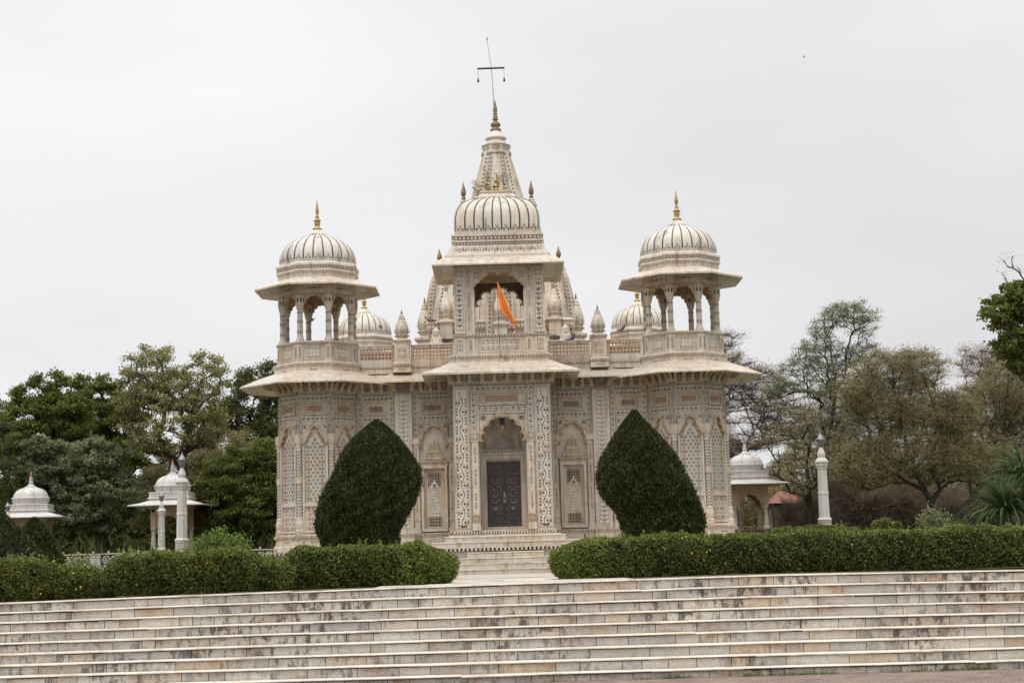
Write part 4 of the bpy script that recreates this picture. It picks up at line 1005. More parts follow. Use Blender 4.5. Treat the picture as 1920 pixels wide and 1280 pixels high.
dentil(mb, Fr(0, SY - 2.46, FRONT), -2.4, 2.4, 7.965, 8.035, .004, .11); dentil(mb, Fr(0, SY - 2.44, FRONT), -2.4, 2.4, 8.145, 8.19, .004, .11)
for s in (-1, 1):
    for x in (1.05, 1.9): plant(mb, Tilt((s * x, SY - 2.36, 8.3), (1, 0, 0), (0, .12, 1)), -.14, .14, 0, .85, .012, False)
shik = mb.build('spire', temple)
def neckcap(mb, cx, cy, z, s):
    mb.lathe([(.52 * s, z), (.56 * s, z + .05 * s), (.56 * s, z + .16 * s), (.50 * s, z + .18 * s), (.46 * s, z + .36 * s), (.40 * s, z + .38 * s), (.44 * s, z + .42 * s), (.40 * s, z + .5 * s), (.33 * s, z + .54 * s), (.30 * s, z + .60 * s), (.36 * s, z + .64 * s), (.34 * s, z + .70 * s), (.22 * s, z + .82 * s), (.14 * s, z + .9 * s)], 'marble', 16, cx, cy, smooth=False)
def gold(mb, cx, cy, z, s, mat='bronze'):
    mb.lathe([(.13 * s, z), (.20 * s, z + .03 * s), (.19 * s, z + .08 * s), (.10 * s, z + .12 * s), (.17 * s, z + .19 * s), (.185 * s, z + .25 * s), (.15 * s, z + .32 * s), (.07 * s, z + .36 * s), (.08 * s, z + .42 * s), (.12 * s, z + .44 * s), (.06 * s, z + .48 * s), (.10 * s, z + .54 * s), (.05 * s, z + .58 * s), (.09 * s, z + .64 * s), (.06 * s, z + .68 * s), (.085 * s, z + .76 * s), (.06 * s, z + .9 * s), (.003, z + 1.2 * s)], mat, 12, cx, cy)
t = MB(); octprof(t, [(.50, 14.40), (.53, 14.44), (.53, 14.50), (.49, 14.52), (.48, 14.72), (.51, 14.75), (.45, 14.78)], 'marble', 0, SY, True, True)
for k in range(8): scroll(t, Fr(0, SY, k * PI / 4, .49), -.15, .15, 14.55, 14.70, .006, .12)
t.lathe([(.38, 14.76), (.42, 14.82), (.36, 14.88), (.31, 14.94), (.33, 14.99), (.38, 15.03), (.35, 15.10), (.22, 15.24), (.15, 15.33)], 'marble_dome', 20, 0, SY, smooth=False)
t.build('spire_neck', shik)
t = MB(); gold(t, 0, SY, 15.31, .98); t.build('finial', shik)
def subspire(name, cx, cy, prof, capz, caps, tip):
    m = MB(); spire(m, cx, cy, prof, ch=.3); neckcap(m, cx, cy, capz, caps)
    m.build(name, shik); g_ = MB(); zz = capz + .88 * caps; g_.lathe([(.05, zz), (.09, zz + .03), (.05, zz + .07), (.05, zz + .12), (.085, zz + .16), (.09, zz + (tip - zz) * .45), (.055, zz + (tip - zz) * .65), (.004, tip)], 'bronze', 10, cx, cy); g_.build('finial', shik)
for dx, dy in ((0, -1), (1, 0), (-1, 0), (0, 1)):
    # high and low half-spires leaning on each side
    subspire('half_spire', dx * 1.19, SY + dy * 1.19, [(1.15, 7.4), (1.08, 8.6), (.78, 9.8), (.46, 10.9), (.25, 12.0), (.15, 12.6)], 12.58, .34, 13.52)
    subspire('half_spire', dx * 2.08, SY + dy * 2.08, [(.62, 7.3), (.56, 8.2), (.48, 9.3), (.32, 10.0), (.20, 10.3)], 10.26, .42, 11.15)
for sx in (-1, 1):
    for sy in (-1, 1):
        subspire('half_spire', sx * 1.6, SY + sy * 1.6, [(.72, 7.3), (.70, 8.1), (.60, 8.9), (.42, 9.6), (.30, 9.9)], 9.85, .40, 10.6)
def turret(x, y, z0, s):
    m = MB(); m.box(x - .30 * s, x + .30 * s, y - .30 * s, y + .30 * s, z0 - .7 * s, z0 - .1 * s, 'marble') if False else m.box(x - .24 * s, x + .24 * s, y - .24 * s, y + .24 * s, z0 - .7 * s, z0 - .1 * s, 'marble'); rectprof(m, [(.24 * s, .24 * s, z0 - .1 * s), (.33 * s, .33 * s, z0 - .06 * s), (.33 * s, .33 * s, z0), (.22 * s, .22 * s, z0 + .04 * s)], 'marble', x, y, cap1=True)
    bud(m, x, y, z0 + .02, 1.38 * s, kw=.80); m.build('turret', shik)
for s in (-1, 1):
    turret(s * 2.62, SY - .3, 7.95, 1.05); turret(s * 1.80, SY - 2.4, 8.22, .85); turret(s * 2.62, SY + 2.4, 7.95, 1.0)
turret(0, SY - 3.1, 8.0, .9)
for s in (-1, 1):
    for x, y, z in ((2.12, SY - 3.0, 6.72), (1.35, SY - 3.0, 6.72)):
        m = MB(); rectprof(m, [(.34, .34, z), (.30, .30, z + .3), (.20, .20, z + .72), (.13, .13, z + .95)], 'marble', s * x, y, cap1=True); ff = Fr(s * x, y - .28, FRONT)
        m.lathe([(.16, z + .93), (.18, z + .97), (.14, z + 1.02), (.16, z + 1.06), (.10, z + 1.14), (.02, z + 1.22)], 'marble', 10, s * x, y)
        for q in (-1, 1): fline(m, Tilt((s * x, y - .345, z), (1, 0, 0), (0, .22, 1)), [(q * .25, .1), (q * .12, .85)], .03, .012, 'inlay_line')
        fdisc(m, Tilt((s * x, y - .345, z), (1, 0, 0), (0, .22, 1)), 0, .45, .035, .012, 'inlay_brown', 6); m.build('turret', shik)
mb = MB(); mb.box(-2.9, 2.9, SY - 3.4, SY + 3.2, 5.98, 7.2, 'marble'); mb.build('roof_block', temple)

# ---- terrace and entrance steps
mb = MB()
mb.box(-7.3, 7.3, -3.6, 17.5, -.1, .56, 'marble'); mb.box(-7.36, 7.36, -3.66, 17.5, .60, .70, 'marble'); mb.box(-7.3, 7.3, -3.6, 17.5, .56, .60, 'marble')
dentil(mb, Fr(0, -3.66, FRONT), -7.3, 7.3, .605, .675, .0, .11); 
terr = mb.build('terrace', temple)
st = MB(); rng = random.Random(5)
def stepslab(hw, y0, y1, zt, th):
    x = -hw
    while x < hw - .01:
        wd = rng.uniform(.8, 1.5); x1 = min(x + wd, hw)
        if hw - x1 < .3: x1 = hw
        st.box(x + .002, x1 - .002, y0 + .02, y1, zt - th - .02, zt - .028, 'marble'); st.box(x + .001, x1 - .001, y0, y1, zt - .028, zt + rng.uniform(-.002, .002), 'step_tread'); x = x1
for i, (hw, z) in enumerate(((1.35, .143), (1.32, .285), (1.25, .43), (1.0, .57))): stepslab(hw, -5.2 + i * .36, -3.7, z, .145)
for i, (hw, z) in enumerate(((1.95, .85), (1.62, 1.0))): stepslab(hw, -3.3 + i * .32, -2.35, z, .15)
for s in (-1, 1): st.box(s * 1.55 - .3, s * 1.55 + .3, -4.5, -3.7, 0, .5, 'marble')
st.build('entrance_steps', temple)

# ================================================================== FLAG, ROD, BIRDS
t = tag(empty('flag', (-.17, -2.62, 5.86)), 'orange pennant hanging limp from a thin pole before the upper pavilion opening', 'flag')
p = MB(); p.tube([(.0, 0, -.02), (-.015, 0, .55), (-.03, 0, 1.3), (-.04, 0, 2.12)], [.012, .010, .008, .006], 'iron', 6); p.tube([(0, 0, 0), (0, .2, .01)], [.008, .008], 'iron', 5); p.build('pole', t)
cl = MB(); Lf = [(932, 527), (933, 545), (934, 562), (936, 576), (941, 588), (949, 596), (956, 603), (962, 612), (967, 622)]; Rt = [(933, 527), (938, 538), (943, 549), (948, 560), (953, 571), (957, 582), (961, 594), (965, 607), (969, 621)]
Mv = 6; vs = []
for (a1, b1), (a2, b2) in zip(Lf, Rt):
    for j in range(Mv + 1):
        r = j / Mv; px, py = a1 + (a2 - a1) * r, b1 + (b2 - b1) * r
        vs.append(((px - 932) / 69.3 - .04, -.02 + .09 * math.sin(r * 8 + (py - 527) * .09) * min(1, (py - 527) / 30), 2.05 - (py - 528) / 69.3))
fs = [(i * (Mv + 1) + j, i * (Mv + 1) + j + 1, (i + 1) * (Mv + 1) + j + 1, (i + 1) * (Mv + 1) + j) for i in range(len(Lf) - 1) for j in range(Mv)]
cl.add(vs, [q for k, q in enumerate(fs) if k % Mv < Mv - 1], 'flag_orange', True); cl.add(vs, [q for k, q in enumerate(fs) if k % Mv == Mv - 1], 'flag_gold', True)
cl.build('pennant', t)

t = tag(empty('lightning_rod', (TX - .03, SY - .06, 15.9)), 'thin metal mast with a crossbar and two hanging bells above the spire', 'mast')
p = MB(); p.tube([(0, 0, 0), (-.03, 0, 1.0), (-.07, 0, 1.75), (-.19, 0, 2.72)], [.018, .014, .012, .008], 'steel', 6); p.lathe([(.004, 2.72), (.03, 2.76), (.012, 2.82), (.002, 2.9)], 'steel', 6, -.19, 0); p.build('pole', t)
p = MB(); p.tube([(-.56, 0, 1.69), (.40, 0, 1.70)], [.035, .035], 'iron', 8); p.build('crossbar', t)
for x in (-.54, .38):
    b = MB(); b.tube([(x, 0, 1.68), (x + .005, 0, 1.33)], [.006, .006], 'steel', 4); b.lathe([(.012, 1.35), (.03, 1.28), (.042, 1.22), (.02, 1.19)], 'iron', 8, x, 0); b.build('bell', t)

def pigeon(name, loc, rot, label, fly=False):
    m = MB(); N = 10
    body = [(-.17, .035, .012, .02), (-.10, .04, .045, .035), (-.03, .05, .065, .055), (.05, .07, .065, .058), (.10, .10, .045, .042), (.125, .135, .03, .028), (.15, .155, .032, .030), (.175, .155, .022, .022), (.195, .15, .006, .006), (.215, .145, .002, .002)]
    m.loft([[(x, w_ * math.cos(2 * PI * j / N), z + h * math.sin(2 * PI * j / N)) for j in range(N)] for x, z, w_, h in body], 'pigeon_grey', True, True, True)
    for s in (-1, 1):
        w_ = [(.08, s * .05, .08), (0.0, s * .07, .075), (-.12, s * .05, .055), (-.19, s * .02, .045), (-.05, s * .055, .10)] if not fly else [(.09, s * .05, .08), (.07, s * .20, .16), (.0, s * .36, .20), (-.06, s * .20, .13), (-.04, s * .05, .07)]
        m.add(w_ + [(x, y, z - .012) for x, y, z in w_], [(0, 1, 2, 3, 4), (9, 8, 7, 6, 5)] + [(i, i + 5, (i + 1) % 5 + 5, (i + 1) % 5) for i in range(5)], 'pigeon_grey')
        if not fly: m.tube([(.02, s * .025, .03), (.03, s * .025, -.01)], [.006, .004], 'copper', 5)
    o = m.build(name, None, loc, rot); tag(o, label, 'bird', 'pigeons on and over the temple'); return o
pigeon('pigeon', (1.50, 4.0, 7.22), 2.4, 'grey pigeon perched behind the right parapet, left of the pair there').scale = (1.1,) * 3
pigeon('pigeon', (2.05, 4.0, 7.12), .3, 'grey pigeon with raised wings behind the right parapet, nearer the pinnacle', True).scale = (1.05,) * 3
pigeon('pigeon', (-2.50, 6.62, 8.22), 3.3, 'dark pigeon on the left shoulder of the spire').scale = (1.1,) * 3
pigeon('pigeon', (.17, 4.9, 7.62), 2.8, 'dark pigeon seen through the upper pavilion opening beside the flag').scale = (.95,) * 3
pigeon('pigeon', (4.35, 13.85, 8.75), .4, 'pigeon with spread wings against the rear right dome', True).scale = (1.1,) * 3
pigeon('pigeon', (-4.72, 13.72, 9.1), 2, 'pigeon clinging to the ribs of the rear left dome').scale = (.95,) * 3
pigeon('pigeon', (-5.5, -1.03, 7.2), 0, 'small bird fluttering between the columns of the left pavilion', True).scale = (.5,) * 3
pigeon('pigeon', (14.98, 30, 24.3), .3, 'tiny bird far up in the open sky at right', True).scale = (.4,) * 3

# ================================================================== KIOSKS AND LAMP POSTS
def kiosk():
    t = empty('kiosk')
    b = MB(); rectprof(b, [(1.0, 1.0, -1.2), (1.0, 1.0, -.06), (1.03, 1.03, -.05), (1.03, 1.03, 0), (.9, .9, .01)], 'marble_dark', cap1=True); b.build('base', t)
    cm = MB(); cm.lathe([(.14, 0), (.14, .08), (.09, .14), (.105, .24), (.085, .5), (.075, .78), (.11, .82), (.12, .9), (.10, .93)], 'marble', 10, smooth=False)
    c0 = None
    for x in (-.62, .62):
        for y in (-.62, .62):
            if c0 is None: c0 = cm.build('column', t, (x, y, 0))
            else: link('column', c0.data, t, (x, y, 0))
    b = MB()
    for x in (-.62, .62):
        for y in (-.62, .62): b.box(x - .10, x + .10, y - .10, y + .10, .9, 1.62, 'marble_pink')
    for k in range(4):
        fr = Fr(0, 0, k * PI / 2, .66); arch_panel(b, fr, 0, .52, .86, 1.50, .46, 1.36, -.08, .0, 'marble_pink', 4, False, False); fbox(b, fr, -.72, .72, 1.50, 1.66, -.1, .02, 'marble_pink')
        for s in (-1, 1): bq = [(s * .55, 1.15), (s * .55, 1.6)]
    b.box(-.7, .7, -.7, .7, 1.60, 1.66, 'marble_pink')
    rectprof(b, [(.80, .80, 1.64), (.80, .80, 1.72)], 'marble_pink')
    rectprof(b, [(.78, .78, 1.93), (.78, .78, 2.02), (.83, .83, 2.03), (.83, .83, 2.07), (.77, .77, 2.09), (.77, .77, 2.24), (.80, .80, 2.25), (.80, .80, 2.28), (.7, .7, 2.29)], 'marble_kiosk', cap1=True)
    for k in range(4):
        f_ = Fr(0, 0, k * PI / 2, .77)
        for i in range(9): fbox(b, f_, -.70 + i * .16, -.62 + i * .16, 2.12, 2.20, 0, .012, 'marble')
    b.lathe([(.66, 2.28), (.66, 2.34), (.70, 2.48), (.74, 2.53), (.74, 2.56), (.69, 2.58)], 'marble_kiosk', 32)
    for i in range(36):
        a = 2 * PI * i / 36; f_ = Tilt((.665 * math.cos(a), .665 * math.sin(a), 2.35), (-math.sin(a), math.cos(a), 0), (.3 * math.cos(a), .3 * math.sin(a), 1)); fbox(b, f_, -.018, .018, 0, .13, 0, .02, 'marble_kiosk')
    b.build('canopy', t)
    e = MB(); rectprof(e, [(.78, .78, 1.96), (1.1, 1.1, 1.85), (1.47, 1.47, 1.77), (1.47, 1.47, 1.735), (1.1, 1.1, 1.78), (.72, .72, 1.74)], 'marble_kiosk'); e.build('eave', t)
    d = MB(); d.lathe([(.68, 2.57), (.67, 2.65), (.63, 2.74), (.56, 2.83), (.45, 2.90), (.32, 2.95), (.22, 2.97)], 'marble_kiosk', 32)
    for k in range(8):
        a = PI / 8 + k * PI / 4; vs = []
        for r_, z_ in [(.68, 2.57), (.67, 2.65), (.63, 2.74), (.56, 2.83), (.45, 2.90), (.32, 2.95)]:
            for q in (-.006, .006): vs.append(((r_ + .004) * math.cos(a) - q * math.sin(a), (r_ + .004) * math.sin(a) + q * math.cos(a), z_ + .003))
        d.add(vs, [(2 * j, 2 * j + 1, 2 * j + 3, 2 * j + 2) for j in range(5)], 'inlay_line')
    d.build('dome', t)
    f_ = MB(); f_.lathe([(.24, 2.96), (.25, 2.99), (.14, 3.04), (.09, 3.10), (.09, 3.16), (.11, 3.17), (.08, 3.19), (.08, 3.25), (.095, 3.26), (.065, 3.28), (.065, 3.33), (.08, 3.34), (.05, 3.37)], 'marble_kiosk', 12); f_.lathe([(.05, 3.37), (.045, 3.42), (.03, 3.5), (.003, 3.64)], 'copper', 8); f_.build('finial', t)
    return t
k1 = tag(kiosk(), 'small white domed kiosk with a brick-tinged arch beside the right temple tower', 'kiosk', 'small domed kiosks in the garden'); k1.location = (9.42, 18, 1.25); k1.rotation_euler[2] = .03
k2 = copy_tree(k1); k2['label'] = 'small white domed kiosk standing behind the tall lamp post left of the temple'; k2.location = (-13.45, 18, 1.05); k2.rotation_euler[2] = 0
k3 = copy_tree(k1); k3['label'] = 'small white domed kiosk at the far left, half hidden by clipped mounds'; k3.location = (-19.1, 18, .72); k3.rotation_euler[2] = .12

def lamp_post():
    t = empty('lamp_post')
    b = MB(); n8 = dict(n=8, off=PI / 8, smooth=False)
    b.lathe([(.24, -.95), (.24, -.02), (.215, 0), (.21, .33), (.23, .36), (.20, .40), (.175, .42)], 'marble_pale', **n8)
    b.lathe([(.172, .42), (.160, 1.12), (.168, 1.14), (.168, 1.19), (.156, 1.21), (.145, 1.90), (.165, 1.94), (.17, 1.99), (.19, 2.02), (.19, 2.10), (.215, 2.12), (.215, 2.17), (.19, 2.19), (.15, 2.25), (.11, 2.28), (.12, 2.33), (.13, 2.37), (.12, 2.43), (.08, 2.52), (.055, 2.58), (.06, 2.60)], 'marble_kiosk', **n8)
    for k in range(8):
        f_ = Fr(0, 0, k * PI / 4, .212 * math.cos(PI / 8) + .002); scroll(b, f_, -.06, .06, .06, .30, .003, .08, mat='inlay_black')
    b.build('column', t)
    l = MB(); l.lathe([(.05, 2.59), (.085, 2.66), (.115, 2.76), (.125, 2.83)], 'lamp_glass', 10); l.build('lantern', t)
    c = MB(); c.lathe([(.145, 2.83), (.15, 2.85), (.10, 2.88), (.09, 2.93), (.06, 2.96), (.05, 3.0), (.015, 3.02), (.012, 3.08), (.002, 3.12)], 'steel', 10)
    for k in range(6):
        a = k * PI / 3; c.tube([(.055 * math.cos(a), .055 * math.sin(a), 2.6), (.092 * math.cos(a), .092 * math.sin(a), 2.68), (.13 * math.cos(a), .13 * math.sin(a), 2.83)], [.005] * 3, 'steel', 4)
    c.build('lamp_cap', t); return t
L1 = tag(lamp_post(), 'white marble lamp post standing alone before the brown trees at right', 'lamp post', 'lamp posts in the temple garden'); L1.location = (9.74, 4, .95)
for loc, s, lb in (((-10.22, 4, .86), 1.0, 'tallest white marble lamp post, right in front of the left kiosk'), ((-13.50, 16.2, .80), .82, 'shorter white lamp post close to the left column of the kiosk'), ((-19.45, 16.2, .62), .8, 'lamp post mostly hidden behind the clipped mound at the far left')):
    o = copy_tree(L1); o['label'] = lb; o.location = loc; o.scale = (s, s, s)
wr = MB(); pts = []
for i in range(25):
    q = i / 24; pts.append((-19.1 + q * 5.55, 17.9, 4.02 - .50 * math.sin(PI * q) ** 1 + q * .0))
wr.tube(pts, [.010] * 25, 'bark_dark', 5); tag(wr.build('cable'), 'thin sagging cable strung between the two left kiosks', 'cable')

# low pierced wall left of the temple
t = tag(empty('garden_wall', (0, 0, 0)), 'low pierced marble garden wall seen through the gap in the left hedge', 'wall')
m = MB(); m.box(-24, -7.4, 6.0, 6.2, -.1, .52, 'marble_kiosk'); m.box(-24, -7.4, 5.98, 6.22, .86, .90, 'marble')
for i in range(34): m.lathe([(.03, .90), (.045, .93), (.02, .97)], 'marble', 6, -23.8 + i * .49, 6.1)
m.build('wall', t)
for i in range(14):
    a = -23.8 + i * 1.18
    pw = MB(); fr = Fr(0, 5.99, FRONT); fbox(pw, fr, a + .78, a + 1.10, .52, .86, -.15, .0, 'marble_kiosk')
    for j in range(3):
        for k in range(1, 2):
            cx, cy = a + .12 + j * .26, .69
            for q in range(6): an = q * PI / 3; fline(pw, fr, [(cx, cy), (cx + .15 * math.cos(an), cy + .15 * math.sin(an))], .022, .0, 'marble_kiosk', -.06)
            for q in range(6):
                an = q * PI / 3; fline(pw, fr, [(cx + .13 * math.cos(an), cy + .13 * math.sin(an)), (cx + .13 * math.cos(an + PI / 3), cy + .13 * math.sin(an + PI / 3))], .022, .001, 'marble_kiosk', -.06)
    pw.build('pierced_panel', t)

# hut with red roof, far right behind the trees
t = tag(empty('hut', (13.05, 30, 0)), 'small hut with a faded red hipped roof among the bare trees', 'hut')
m = MB(); m.box(-.75, .75, .2, 2.0, 0, 2.9, 'wall_plaster'); m.build('wall', t)
m = MB(); rectprof(m, [(1.0, 1.7, 3.1), (.3, .1, 3.8)], 'roof_red', 0, 1.0, True, True); m.build('roof', t)
for x in (-.9, -.3, .3, .9):
    m = MB(); m.box(x - .06, x + .06, -.75, -.63, 0, 3.1, 'bark_dark'); m.build('post', t)
t.scale = (.835,) * 3
# iron fence at right
t = tag(empty('iron_fence', (12.4, 15.5, 0)), 'dark iron picket fence under the brown trees at right', 'fence')
m = MB()
for zz in (.5, 1.55): m.box(0, 9, -.015, .015, zz, zz + .03, 'iron')
m.build('rail', t); m = MB()
for i in range(72): m.box(i * .125, i * .125 + .018, -.009, .009, .2, 1.75, 'iron')
tag(m.build('pickets', t), kind='stuff')
for i in range(5): m = MB(); m.box(i * 2.2, i * 2.2 + .07, -.04, .04, 0, 1.85, 'iron'); m.build('post', t)

# ================================================================== VEGETATION
def leafmesh(name, P, size, aspect, mats, parent=None, seed=1, mi=None, up=0.0, axis=None):
    """many small pointed leaves, each its own little face"""
    rng = np.random.default_rng(seed); N = len(P)
    A = rng.normal(size=(N, 3)); 
    if axis is not None: A = A * .6 + axis
    A /= np.linalg.norm(A, axis=1)[:, None] + 1e-9
    B = rng.normal(size=(N, 3)); B[:, :2] += 0; B[:, 2] *= (1 - up)
    B -= (B * A).sum(1)[:, None] * A; B /= np.linalg.norm(B, axis=1)[:, None] + 1e-9
    S = (size * rng.uniform(.65, 1.35, N))[:, None]
    V = np.stack([P - A * S * .5, P + B * S * aspect * .5 - A * S * .05, P + A * S * .5, P - B * S * aspect * .5 - A * S * .05], 1).reshape(-1, 3).astype(np.float32)
    me = bpy.data.meshes.new(name); me.vertices.add(4 * N); me.vertices.foreach_set('co', V.ravel())
    me.loops.add(4 * N); me.loops.foreach_set('vertex_index', np.arange(4 * N, dtype=np.int32))
    me.polygons.add(N); me.polygons.foreach_set('loop_start', np.arange(0, 4 * N, 4, dtype=np.int32))
    for m in mats: me.materials.append(MAT[m])
    if mi is not None: me.polygons.foreach_set('material_index', mi.astype(np.int32))
    me.update(calc_edges=True); return link(name, me, parent)

def tree(name, label, x, y, crowns, base, waypts=(), nper=26, cr=.42, leaves=150, size=.11, aspect=.45, mat='leaf_dark', bark='bark', seed=1, flat=.7, tr=.16, depth=1.0, group=None, cat='tree', twigs=3, shell=.45, up=0., rtw=.006):
    rng = np.random.default_rng(seed); R_ = random.Random(seed)
    t = tag(empty(name, (x, y, 0)), label, cat, group)
    cl = []
    for (cx, cz, rx, rz) in crowns:
        ry = (rx + rz) / 2 * depth; n = max(3, int(nper * (rx * rz) ** .8)); tries = 0; got = 0
        while got < n and tries < n * 30:
            tries += 1; d = rng.normal(size=3); d /= np.linalg.norm(d); r = rng.uniform(shell, 1) ** .6
            p = np.array([cx - x + d[0] * rx * r, d[1] * ry * r, cz + d[2] * rz * r])
            if all(np.linalg.norm((p - q) * np.array([1, .6, 1.2])) > cr * .62 for q in cl): cl.append(p); got += 1
    # skeleton
    nodes = [np.array([0., 0, 0])]; par = [-1]
    zb = min(c[1] - c[3] for c in crowns); top = np.array([sum(c[0] for c in crowns) / len(crowns) - x, 0, max(zb, 1.2)])
    way = [np.array([a - x, 0., b]) for a, b in waypts] or [top * .55 + rng.normal(size=3) * .08, top]
    for wpt in way:
        a = nodes[-1]; 
        for k in (1, 2, 3): 
            nodes.append(a + (wpt - a) * k / 3 + rng.normal(size=3) * .05 * np.array([1, 1, .2])); par.append(len(nodes) - 2)
    trunk_n = len(nodes)
    first = nodes[3]
    order = sorted(range(len(cl)), key=lambda i: np.linalg.norm(cl[i] - first))
    dist = [0.0]
    for i in range(1, len(nodes)): dist.append(dist[par[i]] + np.linalg.norm(nodes[i] - nodes[par[i]]))
    tips = []
    for i in order:
        c = cl[i]; best, bi = 1e9, 0
        for k in range(2, len(nodes)):
            d = np.linalg.norm(nodes[k] - c)
            cost = d + .35 * dist[k] + (1.2 * max(0, nodes[k][2] - c[2] + .1))
            if cost < best: best, bi = cost, k
        a = nodes[bi]; L = np.linalg.norm(c - a); prev = bi; ns = max(2, int(L / .5))
        for k in range(1, ns + 1):
            q = k / ns; p = a + (c - a) * q; p = p + np.array([0, 0, math.sin(PI * q) * L * .10]) + (rng.normal(size=3) * .05 * L if k < ns else 0)
            nodes.append(p); par.append(prev); dist.append(dist[prev] + L / ns); prev = len(nodes) - 1
        tips.append(prev)
    w_ = [0.0] * len(nodes)
    for i in tips: w_[i] += 1
    for i in range(len(nodes) - 1, 0, -1): w_[par[i]] += w_[i]
    W0 = w_[0] + 1e-6; rad_ = [tr * (max(v, .4) / W0) ** .46 + .004 for v in w_]
    tb = MB()
    for i in range(1, len(nodes)):
        a, b = nodes[par[i]], nodes[i]; ra, rb = (rad_[par[i]] if par[i] else tr * 1.25), rad_[i]
        if ra > rb * 1.6 and par[i] > 0: ra = rb * 1.3
        tb.tube([a, b], [ra, rb], bark, 6 if rb > .03 else 4)
    LP = []
    for i, c in zip(order, [cl[k] for k in order]):
        for k in range(twigs):
            d = rng.normal(size=3); d[2] = abs(d[2]) * .6; d /= np.linalg.norm(d); e = c + d * cr * rng.uniform(.6, 1.1) * np.array([1, 1, flat])
            tb.tube([c, (c + e) / 2 + rng.normal(size=3) * .03, e], [rtw * 1.5, rtw, rtw * .6], bark, 3)
            m = leaves // twigs
            q = rng.uniform(.25, 1.1, m)[:, None]
            LP.append(c + (e - c) * q + rng.normal(size=(m, 3)) * cr * .27 * np.array([1, 1, flat]))
    tb.build('trunk', t)
    if leaves: leafmesh('crown', np.concatenate(LP), size, aspect, [mat], t, seed, up=up)
    return t
GL, GR = 'trees behind the garden on the left', 'trees behind the garden on the right'
tree('tree', 'large dark green tree with a rounded crown at the far left', -19.5, 24, [(-20.88, 6.5, 1.98, 1.6), (-21.8, 5.2, 1.87, 1.8), (-19.7, 7.25, 1.2, 1.0), (-18.9, 5.4, 1.2, 1.3), (-20.4, 3.6, 1.9, 1.2), (-20.6, 8.45, .22, .38), (-19.65, 8.5, .28, .35), (-21.4, 8.0, .3, .3)], 0, nper=22, cr=.46, leaves=300, size=.15, mat='leaf_dark', bark='bark_dark', seed=11, group=GL, tr=.24)
tree('tree', 'thin-leaved tree cut by the left edge of the photo', -21.9, 20, [(-21.6, 5.7, 1.2, 1.8), (-21.2, 3.4, 1.3, 1.3)], 0, nper=15, cr=.5, leaves=200, size=.13, mat='leaf_deep', bark='bark_dark', seed=12, group=GL)
tree('tree', 'dark green tree with ragged tufts on top, left of the pale tall tree', -18.2, 27, [(-19.1, 7.35, 1.7, 1.3), (-17.75, 7.0, 1.09, 1.3), (-19.5, 5.4, 2.3, 1.4), (-17.4, 4.8, 1.46, 1.4), (-18.6, 3.4, 1.9, 1.1), (-19.6, 8.75, .22, .35), (-18.6, 8.6, .25, .35), (-18.05, 8.5, .2, .35)], 0, nper=20, cr=.46, leaves=300, size=.15, mat='leaf_dark', bark='bark_dark', seed=13, group=GL, tr=.24)
tree('tree', 'tallest tree on the left, airy yellow-green crown over the kiosk', -13.65, 22, [(-15.3, 8.6, 1.25, 1.3), (-13.1, 8.3, 1.05, 1.3), (-14.4, 6.5, 2.1, 1.5), (-15.7, 7.6, .9, 1.1), (-13.0, 6.2, 1.0, 1.0), (-14.2, 7.6, 1.1, .9)], 0, waypts=[(-13.6, 3.2), (-13.9, 5.2)], nper=30, cr=.42, leaves=120, size=.115, mat='leaf_light', bark='bark_dark', seed=14, group=GL, tr=.2)
tree('tree', 'dark olive tree rising just behind the left temple tower', -11.3, 29, [(-11.7, 8.1, 1.45, 1.4), (-10.7, 8.7, 1.25, 1.1), (-11.8, 6.2, 1.4, 1.2), (-10.6, 6.6, 1.4, 1.5), (-13.3, 7.3, 1.0, .9), (-11.3, 4.6, 1.8, 1.1)], 0, nper=26, cr=.5, leaves=220, size=.13, mat='leaf_deep', bark='bark_dark', seed=15, group=GL, tr=.2)
tree('tree', 'low olive-green feathery tree between the tall tree and the temple', -12.8, 26, [(-12.6, 5.1, 1.8, 1.3), (-14.6, 4.4, 1.7, 1.4), (-12.9, 3.2, 2.2, 1.2), (-15.8, 3.4, 1.5, 1.3)], 0, nper=22, cr=.5, leaves=260, size=.13, aspect=.3, mat='leaf_olive', bark='bark_dark', seed=16, group=GL, tr=.18)
tree('tree', 'grey-green broad-leaved tree standing before the dark trees at left', -16.9, 21, [(-19.52, 5.42, 0.87, 0.52), (-17.38, 4.9, 1.39, 0.87), (-16.75, 3.57, 1.33, 1.16), (-18.48, 3.98, 1.56, 0.98), (-19.87, 4.44, 0.92, 0.69), (-17.56, 2.59, 1.73, 0.81)], 0, waypts=[(-17.2, 1.8), (-17.5, 3.0)], nper=44, cr=.36, leaves=170, size=.13, aspect=.6, mat='leaf_greygreen', bark='bark_dark', seed=17, group=GL, tr=.16, up=.3)
tree('vine_thicket', 'dense creeper-covered green thicket touching the left temple tower', -10.8, 19.5, [(-10.95, 3.85, 1.55, 1.31), (-9.76, 4.56, 1.01, 0.95), (-11.78, 2.42, 1.31, 1.07), (-10.12, 2.42, 1.31, 1.19), (-9.28, 3.49, 0.95, 1.19), (-12.26, 3.49, 0.83, 0.83)], 0, nper=50, cr=.36, leaves=300, size=.105, aspect=.6, mat='leaf_dark', bark='bark_dark', seed=18, tr=.12, cat='thicket', up=.3)
